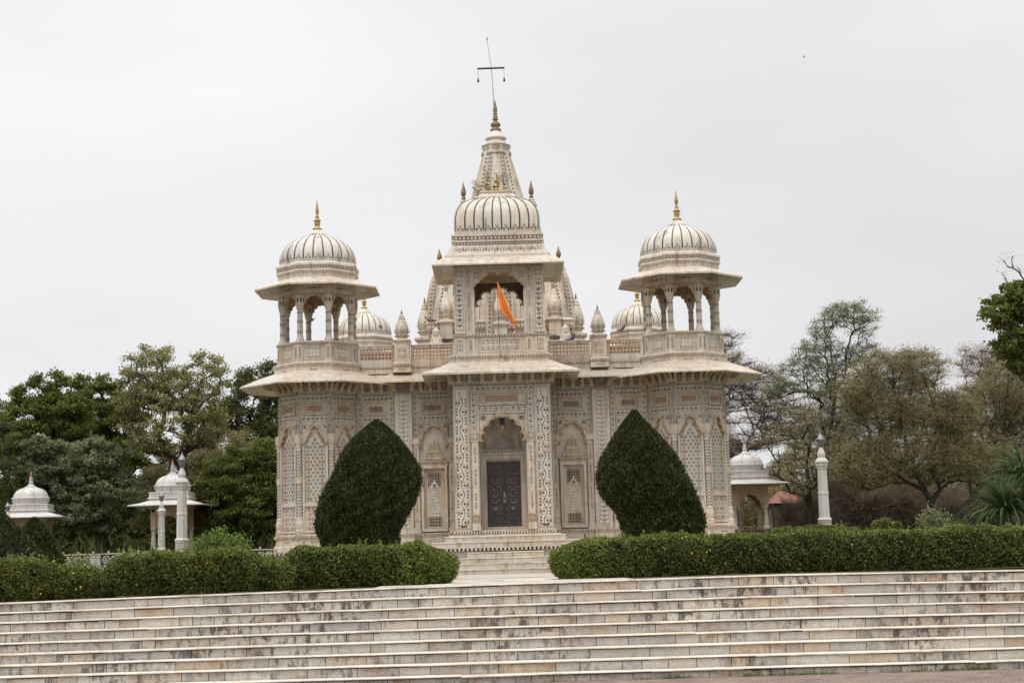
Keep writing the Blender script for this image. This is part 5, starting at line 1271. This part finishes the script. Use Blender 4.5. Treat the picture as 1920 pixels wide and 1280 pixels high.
tree('tree', 'bare brown twiggy tree beside the right temple tower', 9.95, 24, [(9.4, 9.1, .9, .9), (10.0, 7.7, 1.05, 1.15), (11.1, 7.4, 1.05, 1.15), (10.2, 5.7, 1.6, 1.4), (12.0, 6.0, 1.2, 1.1), (9.2, 7.4, .9, 1.2)], 0, waypts=[(9.95, 2.2), (9.9, 3.6)], nper=26, cr=.6, leaves=150, size=.24, aspect=.05, mat='leaf_brown', bark='bark_brown', seed=21, group=GR, tr=0.11, twigs=10, rtw=.012)
tree('acacia_tree', 'tall slender acacia with flat feathery tiers reaching highest at right', 12.8, 20, [(13.7, 9.95, 0.92, 0.54), (14.8, 9.8, 0.76, 0.78), (14.2, 10.2, 0.76, 0.31), (13.13, 9.3, 0.48, 0.37), (14.97, 8.5, 0.71, 0.46), (12.9, 8.62, 0.99, 0.54), (14.1, 8.3, 0.71, 0.54), (12.17, 7.86, 0.91, 0.51), (13.4, 7.65, 0.95, 0.62), (11.7, 7.1, 0.99, 0.46), (13.1, 6.75, 1.07, 0.54), (11.1, 6.9, 0.59, 0.37), (14.3, 6.6, 0.95, 0.62), (13.3, 5.5, 1.4, 0.78)], 0, waypts=[(13.15, 4.6), (13.6, 6.4), (14.1, 7.8), (14.2, 8.9)], nper=56, cr=.36, leaves=90, size=.10, aspect=.22, mat='leaf_feather', bark='bark_dark', seed=22, group=GR, tr=0.1, flat=.6, twigs=4, shell=.1, up=.5)
tree('tree', 'dark snag-topped tree with thin foliage left of the lone lamp post', 11.7, 17, [(11.4, 5.3, 1.1, .9), (10.8, 4.5, .94, .84), (12.6, 4.0, 1.05, .9), (11.4, 3.3, 1.4, .9)], 0, waypts=[(11.75, 3.0), (11.85, 5.0), (11.75, 6.5)], nper=24, cr=.42, leaves=100, size=.13, aspect=.14, mat='leaf_olive', bark='bark_dark', seed=23, group=GR, tr=0.1, twigs=6, rtw=.010)
tree('tree', 'wide brown-olive tree with a leaning forked trunk in the right middle', 15.5, 12, [(13.7, 6.8, .95, .7), (15.05, 6.7, .95, .7), (13.5, 5.5, 1.15, .95), (15.05, 5.3, 1.25, 1.0), (14.2, 3.8, 1.8, .95), (12.8, 5.8, .68, .95), (16.2, 5.0, .8, .9), (15.4, 3.4, 1.4, .8), (13.0, 3.3, 1.1, .9), (16.6, 3.4, .9, .8), (14.5, 7.2, .5, .3), (12.9, 6.6, .5, .4)], 0, waypts=[(15.5, 1.1), (15.0, 2.4), (14.4, 3.8)], nper=58, cr=.46, leaves=150, size=.115, aspect=.16, mat='leaf_olive', bark='bark_dark', seed=24, group=GR, tr=0.12, twigs=7, rtw=.007)
tree('tree', 'wide olive-brown tree behind the spiky plant at right', 16.7, 15, [(18.1, 5.7, 1.1, 1.2), (19.3, 6.0, 1.2, 1.4), (17.5, 4.0, 1.2, 1.1), (19.1, 3.8, 1.2, 1.2), (16.9, 5.0, .8, 1.0), (20.2, 5.2, 1.2, 1.5)], 0, waypts=[(16.9, 1.3), (17.8, 2.6), (18.3, 3.6)], nper=52, cr=.46, leaves=150, size=.115, aspect=.16, mat='leaf_olive', bark='bark_dark', seed=25, group=GR, tr=0.12, twigs=7, rtw=.007)
tree('tree', 'reddish-brown bare treetop showing between the right-hand trees', 21.8, 28, [(22.1, 8.7, .95, .9), (23.1, 8.2, 1.2, 1.2), (22.4, 6.6, 1.6, 1.3), (24.3, 7.2, 1.4, 1.5)], 0, nper=24, cr=.6, leaves=210, size=.24, aspect=.05, mat='leaf_brown', bark='bark_brown', seed=26, group=GR, tr=0.11, twigs=8, rtw=.011)
tree('tree', 'greyish-brown twiggy tree filling the gap behind the lone lamp post', 17.4, 30, [(16.2, 7.3, 1.4, 1.2), (18.6, 8.4, 1.5, 1.1), (17.4, 6.2, 2.0, 1.4), (15.2, 5.5, 1.4, 1.2), (19.8, 6.2, 1.6, 1.4)], 0, nper=22, cr=.6, leaves=210, size=.25, aspect=.05, mat='leaf_brown', bark='bark_brown', seed=27, group=GR, tr=0.11, twigs=8, rtw=.011)
tree('leafy_tree', 'bright leafy tree reaching in from the right edge', 13.9, -8, [(11.85, 5.85, .33, .42), (12.3, 6.25, .36, .36), (12.5, 5.2, .44, .6), (12.05, 5.1, .33, .36), (13.0, 5.8, .76, 1.1), (12.27, 4.57, .18, .22), (12.8, 4.6, .5, .5), (13.8, 5.5, .8, 1.2)], 0, waypts=[(13.9, 2.5), (13.6, 4.2)], nper=120, cr=.22, leaves=70, size=.085, aspect=.8, mat='leaf_dark', bark='bark', seed=28, tr=.12, up=.2)
tree('bare_sapling', 'few bare twigs rising at the right edge above the leafy tree', 14.4, -5, [(13.15, 7.5, .3, .45), (13.4, 6.8, .4, .5)], 0, waypts=[(14.2, 4.5), (13.7, 6.2)], nper=30, cr=.3, leaves=10, size=.04, mat='leaf_brown', bark='bark_brown', seed=29, tr=.03, rtw=.003)
def thicket(name, label, x, y, blobs, mat, n, size, aspect, seed, depth=1.0, core=True, kind=None, corem='hedge_core'):
    rng = np.random.default_rng(seed); t = tag(empty(name, (x, y, 0)), label, 'thicket')
    P = []; tot = sum(b[2] * b[3] for b in blobs)
    c = MB()
    for bx, bz, rx, rz in blobs:
        m = int(n * rx * rz / tot); d = rng.normal(size=(m, 3)); d /= np.linalg.norm(d, axis=1)[:, None]
        lump = 1 + .13 * np.sin(d[:, 0] * 7 + bx) * np.cos(d[:, 2] * 6 + bz) + .10 * np.sin(d[:, 0] * 17 + d[:, 2] * 13)
        P.append(np.array([bx - x, 0, bz]) + d * (lump * rng.uniform(.55, 1.10, m))[:, None] * np.array([rx, (rx + rz) / 2 * depth, rz]))
        if core:
            k = .70; c.lathe([(.02, -1), (.5, -.86), (.82, -.57), (1, 0), (.82, .57), (.5, .86), (.02, 1)], corem, 12)
            nv = 7 * 12; c.v[-nv - 24:] = c.v[-nv - 24:]
            base = len(c.v) - (nv + 24)
            for q in range(base, len(c.v)):
                vx, vy, vz = c.v[q]; c.v[q] = (bx - x + vx * rx * k, vy * (rx + rz) / 2 * depth * k, bz + vz * rz * k)
    P = np.concatenate(P); P = P[P[:, 2] > 0]
    leafmesh('foliage', P, size, aspect, [mat], t, seed)
    if core: c.build('inner_branches', t)
    return t
thicket('brown_thicket', 'dense brown scrub of dry twigs behind the lone lamp post', 14.6, 18, [(14.5, 2.2, 2.2, 1.25), (16.2, 1.7, 1.9, 1.0), (12.8, 1.7, 1.3, 1.2), (17.9, 1.5, 1.4, 1.0), (19.6, 1.6, 1.4, 1.1), (11.4, 1.5, .9, .9), (13.6, 2.6, 1.0, .9), (15.5, 2.4, 1.0, .8)], 'leaf_brown', 70000, .26, .07, 31, core=True, corem='soil')
# far woods closing the horizon, nobody could count these
def woods(name, x0, x1, y, h, mat, n, size, aspect, seed, core='hedge_core', cz=.6):
    rng = np.random.default_rng(seed); P = []
    X = rng.uniform(x0, x1, n); H = h * (.78 + .14 * np.sin(X * .9 + seed) + .10 * np.sin(X * 2.3 + 1)); Z = H * rng.uniform(0, 1, n) ** .7
    Y = y + rng.normal(size=n) * .8 - (1 - Z / h) * .8
    o = leafmesh(name, np.stack([X, Y, Z], 1), size, aspect, [mat], None, seed); tag(o, kind='stuff')
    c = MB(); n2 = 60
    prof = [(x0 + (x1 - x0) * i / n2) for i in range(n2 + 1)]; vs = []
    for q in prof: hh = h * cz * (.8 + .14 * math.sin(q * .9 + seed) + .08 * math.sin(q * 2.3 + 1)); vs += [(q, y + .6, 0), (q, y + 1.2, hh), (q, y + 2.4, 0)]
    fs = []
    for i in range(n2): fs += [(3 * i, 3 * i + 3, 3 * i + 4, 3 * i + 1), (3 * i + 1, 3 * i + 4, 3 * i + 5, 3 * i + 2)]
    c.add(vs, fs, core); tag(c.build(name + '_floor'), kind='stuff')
woods('far_woods', -34, -6, 38, 7.2, 'leaf_deep', 36000, .30, .5, 41)
woods('dry_woods', 6, 30, 36, 6.6, 'leaf_brown', 52000, .42, .06, 42, 'bark_brown', .50)
woods('olive_woods', 6, 28, 33, 6.4, 'leaf_olive', 56000, .34, .10, 44, 'bark_brown', .50)
woods('distant_woods', -60, 60, 58, 5.0, 'leaf_olive', 26000, .45, .4, 43)

# ---- clipped trees
def clipped(name, label, cx, y, prof, depth, n, size, mat, seed, cat='clipped tree', group=None, zbase=0):
    t = tag(empty(name, (cx, y, 0)), label, cat, group); rng = np.random.default_rng(seed)
    q0 = np.array(prof, float); tt = np.arange(len(q0)); td = np.linspace(0, len(q0) - 1, 60); pp = np.pad(q0, ((1, 1), (0, 0)), mode='edge'); sm = []
    for u in td:
        i = min(int(u), len(q0) - 2); f_ = u - i; p0, p1, p2, p3 = pp[i], pp[i + 1], pp[i + 2], pp[i + 3]
        sm.append(.5 * ((2 * p1) + (-p0 + p2) * f_ + (2 * p0 - 5 * p1 + 4 * p2 - p3) * f_ ** 2 + (-p0 + 3 * p1 - 3 * p2 + p3) * f_ ** 3))
    prof = [tuple(v) for v in sm]
    zs = np.array([p[0] for p in prof]); xl = np.array([p[1] for p in prof]) - cx; xr = np.array([p[2] for p in prof]) - cx
    # area-weighted heights
    zz = rng.uniform(zs[0], zs[-1], n * 2); hw = np.interp(zz, zs, (xr - xl) / 2); keep = rng.uniform(0, hw.max(), n * 2) < hw + .06; zz = zz[keep][:n]; m = len(zz)
    a, b = np.interp(zz, zs, xl), np.interp(zz, zs, xr); th = rng.uniform(0, 2 * PI, m); hw = (b - a) / 2; c0 = (a + b) / 2
    lump = 1 + .03 * np.sin(th * 5 + zz * 3) + .035 * np.sin(th * 13 - zz * 7 + 1) * np.sin(zz * 9 + th * 4) + .035 * np.sin(zz * 17 + th * 9) * np.sin(th * 21 - zz * 4)
    r = lump * (1 + rng.normal(size=m) * .022 - np.abs(rng.normal(size=m)) * .05 + (rng.uniform(0, 1, m) < .012) * rng.uniform(.02, .08, m) - .012)
    dep = hw * depth + .02
    P = np.stack([c0 + hw * r * np.cos(th), dep * r * np.sin(th), zz], 1)
    ax = np.stack([np.cos(th) * .5, np.sin(th) * .5, np.full(m, .9)], 1)
    leafmesh('foliage', P, size, .34, [mat], t, seed, axis=ax)
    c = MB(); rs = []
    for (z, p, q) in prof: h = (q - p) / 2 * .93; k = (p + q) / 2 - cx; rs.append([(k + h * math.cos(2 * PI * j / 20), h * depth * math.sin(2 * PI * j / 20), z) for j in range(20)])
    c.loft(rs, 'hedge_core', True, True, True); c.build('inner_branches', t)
    k = MB(); k.tube([(0, 0, 0), (.02, 0, prof[0][0] + .1)], [.09, .07], 'bark_dark', 8); k.build('trunk', t)
    return t
GC = 'clipped conifers before the temple'
PLt = [(.05, -4.0, -2.65), (.45, -4.15, -2.55), (.79, -4.22, -2.52), (1.12, -4.33, -2.47), (1.49, -4.32, -2.24), (1.97, -4.19, -2.04), (2.41, -3.97, -2.03), (2.75, -3.80, -2.20), (3.05, -3.60, -2.40), (3.35, -3.28, -2.66), (3.50, -3.10, -2.84), (3.57, -2.99, -2.95)]
PRt = [(.05, 2.6, 4.1), (.45, 2.5, 4.2), (.86, 2.47, 4.26), (1.08, 2.44, 4.32), (1.36, 2.35, 4.27), (1.72, 2.07, 4.17), (2.14, 1.95, 3.96), (2.5, 2.02, 3.78), (2.74, 2.15, 3.62), (3.19, 2.45, 3.26), (3.45, 2.66, 3.02), (3.62, 2.80, 2.90)]
clipped('clipped_conifer', 'dark teardrop-shaped clipped conifer left of the temple entrance', -3.2, -10, PLt, .95, 95000, .064, 'leaf_conifer', 51, group=GC)
clipped('clipped_conifer', 'larger lopsided dark clipped conifer right of the temple entrance', 3.2, -10, PRt, .95, 105000, .064, 'leaf_conifer', 52, group=GC)
clipped('clipped_mound', 'dark clipped mound cut by the left edge of the photo', -12.2, -8, [(.0, -13.4, -10.9), (.6, -13.3, -11.0), (1.2, -13.1, -11.4), (1.6, -12.8, -11.8), (1.85, -12.5, -12.05), (1.95, -12.3, -12.2)], 1, 26000, .08, 'leaf_conifer', 53, 'clipped shrub')
clipped('clipped_mound', 'smaller dark clipped mound under the far left kiosk', -11.65, -6.5, [(.0, -12.4, -10.85), (.6, -12.3, -10.95), (1.1, -12.15, -11.15), (1.45, -11.95, -11.4), (1.65, -11.8, -11.6), (1.7, -11.72, -11.68)], 1, 20000, .08, 'leaf_conifer', 54, 'clipped shrub')

# ---- hedges
def hedge(name, label, x0, x1, yf, dep, h, n, seed, ends=(0, 0), size=.05, group='clipped hedges along the top of the steps', cat='hedge', sprouts=0, mat='leaf_hedge'):
    cx, cy = (x0 + x1) / 2, yf + dep / 2; L = (x1 - x0) / 2; rng = np.random.default_rng(seed)
    t = tag(empty(name, (cx, cy, dz(max(-13.9, min(13.9, cx))))), label, cat, group)
    per = h + dep + h * .5; s = rng.uniform(0, per, n); X = rng.uniform(-L, L, n)
    hd = dep / 2
    yy = np.where(s < h, -hd, np.where(s < h + dep, -hd + (s - h), hd)); zz = np.where(s < h, s, np.where(s < h + dep, h, h - (s - h - dep)))
    # rounded shoulders
    rr = .14; cyq = np.clip(yy, -hd + rr, hd - rr); czq = np.minimum(zz, h - rr); dy, dzv = yy - cyq, zz - czq; dl = np.sqrt(dy ** 2 + dzv ** 2) + 1e-6
    f_ = np.minimum(1, rr / dl); yy = cyq + dy * f_; zz = czq + dzv * f_
    # rounded ends in plan
    er = np.where(X < 0, (.12, .5, .85)[ends[0]], (.12, .5, .85)[ends[1]]); ex = np.clip(np.abs(X) - (L - er), 0, None) / er; k = np.sqrt(np.clip(1 - ex ** 2, .0, 1)); yy = yy * np.maximum(k, .02)
    # extra on end faces
    wav = .05 * np.sin(X * 2.3 + seed) + .045 * np.sin(X * 4.7 + zz * 5 + seed) + .035 * np.sin(X * 9.3 - yy * 6 + 2) + .03 * np.sin(X * 21 + zz * 17)
    bulge = .10 * np.sin(np.clip(zz / h, 0, 1) * PI)
    yy = yy * (1 + bulge + wav) + rng.normal(size=n) * .022; zz = zz + wav * .55 * (zz / h) + rng.normal(size=n) * .018 * (zz / h)
    deepn = rng.uniform(0, 1, n) < .25; yy = np.where(deepn, yy * .88, yy)
    P = np.stack([X + rng.normal(size=n) * .02, yy, np.maximum(zz, .01)], 1)
    thin = (np.sin(P[:, 0] * 3.1 + seed) * np.sin(P[:, 0] * 1.3 + P[:, 2] * 6 + seed) + .5 * np.sin(P[:, 0] * 11 + P[:, 2] * 14)) > .75; keep = ~(thin & (rng.uniform(0, 1, n) < .45)); P = P[keep]; X = X[keep]; n = len(P)
    mi = (((X > L - 1.0) & (ends[1] == 2)) | ((X < -L + 1.0) & (ends[0] == 2))) & (rng.uniform(0, 1, n) < .75)
    # the flat end faces
    ne = int(n * .05)
    for sg in (-1, 1):
        ey = rng.uniform(-hd * .8, hd * .8, ne); ez = rng.uniform(0, h, ne); er_ = (.12, .5, .85)[ends[0 if sg < 0 else 1]]
        ex_ = sg * (L - er_ + er_ * np.sqrt(np.clip(1 - (ey / hd) ** 2, 0, 1)) + rng.normal(size=ne) * .03); P = np.concatenate([P, np.stack([ex_, ey, ez], 1)]); mi = np.concatenate([mi, (rng.uniform(0, 1, ne) < .8) & (ends[0 if sg < 0 else 1] == 2)])
    mi = mi.astype(int)
    for i in range(sprouts):
        sx = rng.uniform(-L, L); sy = rng.uniform(-hd, hd * .3); hh = rng.uniform(.05, .17); m = 16
        q = rng.uniform(0, 1, m)[:, None]; P = np.concatenate([P, np.array([sx, sy, h]) + q * np.array([rng.normal() * .03, 0, hh]) + rng.normal(size=(m, 3)) * .014]); mi = np.concatenate([mi, np.full(m, 1)])
    zr = np.clip(P[:, 2] / h, 0, 1.1) * 2 - 1; en = np.clip((np.abs(P[:, 0]) - (L - .7)) / .7, 0, 1); rnd = np.where(np.where(P[:, 0] < 0, ends[0], ends[1]) == 2, 1.0, .45)
    P[:, 0] -= np.sign(P[:, 0]) * en * rnd * (.34 * np.abs(zr) ** 2.6 * np.where(zr > 0, 1, .6)); P[:, 2] -= en * rnd * .06 * (zr > .5)
    topm = (P[:, 2] > h * .93) & (rng.uniform(0, 1, len(P)) < .45); mi = np.where(topm, 1, mi)
    leafmesh('foliage', P, size, .55, [mat, 'leaf_hedge_end'], t, seed, mi)
    c = MB(); g9 = (L - .2) / L
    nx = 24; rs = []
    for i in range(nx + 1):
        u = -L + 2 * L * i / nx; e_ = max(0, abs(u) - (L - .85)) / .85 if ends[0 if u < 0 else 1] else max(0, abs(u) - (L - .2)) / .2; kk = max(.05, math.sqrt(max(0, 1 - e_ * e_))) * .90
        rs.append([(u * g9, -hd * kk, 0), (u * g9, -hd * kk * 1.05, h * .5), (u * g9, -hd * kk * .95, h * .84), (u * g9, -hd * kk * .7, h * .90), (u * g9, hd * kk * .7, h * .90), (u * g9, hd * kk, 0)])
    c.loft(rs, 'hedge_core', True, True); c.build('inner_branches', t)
    return t
hedge('hedge', 'long clipped hedge running right from the entrance path', .72, 13.0, -17.3, 1.5, .69, 120000, 61, (2, 0), .046, sprouts=70)
hedge('hedge', 'clipped hedge just left of the entrance path', -4.1, -1.0, -17.6, 1.6, .69, 46000, 62, (0, 2), .046, sprouts=20)
hedge('hedge', 'clipped hedge second to the left of the entrance path', -7.05, -4.32, -18.5, 1.3, .68, 44000, 63, (1, 0), .046, sprouts=50)
hedge('hedge', 'leftmost clipped hedge, with tall sprouts, cut by the left edge', -10.6, -7.75, -19.0, 1.2, .66, 40000, 64, (0, 1), .046, sprouts=90)
hedge('low_hedge', 'low untrimmed growth filling the gap beside the leftmost hedge', -8.0, -6.8, -18.6, .9, .42, 16000, 68, (0, 0), .046, 'low growth between the hedges', sprouts=50)
hedge('low_hedge', 'low untrimmed growth between the two hedges left of the path', -4.6, -3.8, -18.2, .8, .46, 9000, 69, (0, 0), .046, 'low growth between the hedges', sprouts=25)
hedge('low_hedge', 'low clipped hedge between the right kiosk and the lone lamp post', 6.7, 9.2, -4.2, .7, .98, 14000, 65, (1, 1), .06, 'low hedges deeper in the garden')
hedge('low_hedge', 'low clipped hedge right of the lone lamp post', 9.4, 10.35, -4.0, .7, 1.13, 8000, 66, (1, 1), .06, 'low hedges deeper in the garden')
hedge('low_hedge', 'low clipped hedge showing in the gap beside the left temple tower', -7.4, -4.9, -12.5, .7, .50, 9000, 67, (1, 1), .06, 'low hedges deeper in the garden')

def bush(name, label, x, y, z, rx, rz, n, size, mat, seed, cat='bush', stems=9, group=None):
    rng = np.random.default_rng(seed); t = tag(empty(name, (x, y, 0)), label, cat, group); P = []; m = MB()
    for i in range(stems):
        a = rng.uniform(-1, 1); top = np.array([a * rx, rng.uniform(-.4, .4) * rx, z + rz * (1 - .45 * a * a) * rng.uniform(.7, 1.1)]); m.tube([(a * rx * .3, 0, 0), tuple(top * np.array([.7, 1, .6])), tuple(top)], [.012, .009, .004], 'bark', 4)
        q = rng.uniform(.35, 1.02, n // stems)[:, None]; P.append(np.array([a * rx * .3, 0, 0]) * (1 - q) + top * q + rng.normal(size=(n // stems, 3)) * np.array([.10, .10, .07]))
    m.build('stem', t); leafmesh('foliage', np.concatenate(P), size, .5, [mat], t, seed, up=.4); return t
bush('shrub', 'light green leafy shrub beside the left temple tower', -7.75, -3.0, .55, .75, .75, 5200, .085, 'leaf_bright', 71, stems=22)
bush('shrub', 'tall weedy shrub behind the right hedge, nearest the spiky plant', 10.95, -4.5, .55, .45, .8, 2400, .07, 'leaf_feather', 72, stems=14, group='weedy shrubs in the garden')
bush('shrub', 'spreading weedy shrub between the low hedge and the spiky plant', 11.5, -4.0, .5, .5, .55, 2400, .07, 'leaf_hedge', 73, stems=14, group='weedy shrubs in the garden')
bush('shrub', 'small weedy shrub at the foot of the lone lamp post', 8.9, -3.0, .5, .45, .5, 1600, .06, 'leaf_feather', 74, stems=10, group='weedy shrubs in the garden')
bush('shrub', 'loose yellow-green weeds in the gap between the two left hedges', -7.45, -18.3, .1, .4, .42, 5000, .045, 'leaf_hedge_end', 75, stems=30, group='weedy shrubs in the garden')
bush('shrub', 'low weeds in the gap between the second hedge and the path hedge', -4.2, -17.9, .1, .3, .42, 3500, .045, 'leaf_hedge_end', 76, stems=24, group='weedy shrubs in the garden')

# spiky strap-leaved plants
def spiky(name, label, x, y, z, L, n, seed, group=None):
    R_ = random.Random(seed); t = tag(empty(name, (x, y, z)), label, 'plant', group)
    b = MB(); b.tube([(0, 0, -z), (0, 0, .1)], [.10, .12], 'bark', 8); b.build('stem', t)
    m = MB()
    for i in range(n):
        a = R_.uniform(0, 2 * PI); el_ = R_.uniform(.0, 1.35); l = L * R_.uniform(.7, 1.1); w_ = .038 * R_.uniform(.8, 1.2); side = Vector((-math.sin(a), math.cos(a), 0)); p = Vector((0, 0, R_.uniform(0, .25))); k = 7; e_ = el_; row = []
        for j in range(k + 1):
            q = j / k; ww = w_ * (1 - q) ** .6 * (.6 + q * .8 if q < .4 else 1) + .001
            nrm = Vector((-math.sin(e_) * math.cos(a), -math.sin(e_) * math.sin(a), math.cos(e_)))
            row.append((p + side * ww, p - nrm * ww * .35, p - side * ww)); p = p + Vector((math.cos(e_) * math.cos(a), math.cos(e_) * math.sin(a), math.sin(e_))) * l / k; e_ -= R_.uniform(.10, .30) * (.5 + q)
        vs = [q for r_ in row for q in r_]; fs = []
        for j in range(k): fs += [(3 * j, 3 * j + 3, 3 * j + 4, 3 * j + 1), (3 * j + 1, 3 * j + 4, 3 * j + 5, 3 * j + 2)]
        m.add(vs, fs, 'leaf_agave' if R_.random() < .93 else 'leaf_olive')
    m.build('leaves', t); return t
spiky('spiky_plant', 'big spiky plant with long arching strap leaves behind the right hedge', 12.3, -6, 1.05, 1.35, 300, 81, 'spiky strap-leaved plants')
spiky('spiky_plant', 'upper spiky leaf rosette cut by the right edge of the photo', 13.1, -5.2, 1.9, 1.3, 240, 82, 'spiky strap-leaved plants')
# plant growing on the pavilion roof
for x, z, n_, sd, lb in ((-.52, 10.72, 100, 91, 'leafy sapling rooted at the left end of the vaulted roof ridge'), (-.30, 10.98, 70, 92, 'small sapling sprouting between the left and middle ridge finials'), (.24, 11.05, 60, 93, 'small sapling sprouting behind the right ridge finial')):
    rng = np.random.default_rng(sd); t = tag(empty('sapling', (TX + x, UY - .12, z - .12)), lb, 'plant', 'saplings growing on the roof ridge'); m = MB(); P = []
    for i in range(5):
        e_ = np.array([rng.normal() * .16, rng.normal() * .08, rng.uniform(.1, .42)]); m.tube([(0, 0, 0), tuple(e_)], [.008, .004], 'bark', 4); P.append(e_ * rng.uniform(.5, 1.1, n_ // 5)[:, None] + rng.normal(size=(n_ // 5, 3)) * .05)
    m.build('stem', t); leafmesh('foliage', np.concatenate(P), .062, .7, ['leaf_light'], t, sd, up=.3)

# scattered blossoms on the hedges and grass tufts at the foot of the steps
def blossom(x, y, z, mat, s, label, i):
    m = MB()
    for k in range(6): a = k * PI / 3; fr = Tilt((x, y, z), (1, 0, 0), (0, .3, 1)); fleaf(m, fr, 0, 0, a, s, s * .7, .0, mat)
    m.lathe([(s * .25, 0), (.001, s * .3)], mat, 6); m.v[-12 - 12:] = m.v[-24:]
    return m
fl = MB(); rng = random.Random(9)
for i in range(24):
    if i < 12: x, y, z = rng.choice([3.1, 3.6, 5.9, 8.3]) + rng.gauss(0, .15), -17.42, rng.uniform(.35, .7)
    elif i < 21: x, y, z = rng.uniform(-9, -7), -19.08, rng.uniform(.1, .75)
    else: x, y, z = rng.uniform(-5, -4), -18.2, rng.uniform(.2, .5)
    fr = Tilt((x, y, z + dz(x)), (1, 0, rng.uniform(-.3, .3)), (0, .3, 1)); s = rng.uniform(.010, .020)
    for k in range(6): fleaf(fl, fr, 0, 0, k * PI / 3, s, s * .6, .004 * (k % 2), 'petal_yellow')
tag(fl.build('blossoms'), 'yellow blossoms scattered through the hedges', 'blossoms', kind='stuff')
gs = []; rng = np.random.default_rng(8)
for i in range(34):
    gx = rng.uniform(-6, 9) if i < 14 else rng.uniform(1, 7); m = 70; gs.append(np.array([gx, -21.93 + rng.normal() * .03, ZG]) + np.abs(rng.normal(size=(m, 3))) * np.array([.10, .04, .030]) * rng.choice([-1, 1], (m, 1)) * np.array([1, 1, 0]) + np.array([0, 0, 1]) * np.abs(rng.normal(size=(m, 1))) * .022)
tag(leafmesh('grass_tufts', np.concatenate(gs), .055, .12, ['grass_blade'], None, 8, axis=np.tile([[0, 0, 1.]], (34 * 70, 1))), 'tufts of grass along the foot of the steps', 'grass', kind='stuff')
gs = []; 
for i in range(160):
    gx = rng.choice([rng.uniform(-11.5, -9.5), rng.uniform(9, 13), rng.uniform(-9, -5)]); gy = -6 + rng.uniform(-3, 5); m = 16; gs.append(np.array([gx, gy, 0]) + np.stack([rng.normal(size=m) * .1, rng.normal(size=m) * .1, rng.uniform(0, 1.15, m)], 1))
tag(leafmesh('tall_grass', np.concatenate(gs), .26, .03, ['grass_blade'], None, 9, axis=np.tile([[0, 0, 1.6]], (160 * 16, 1))), 'tall thin grass stalks in the garden', 'grass', kind='stuff')
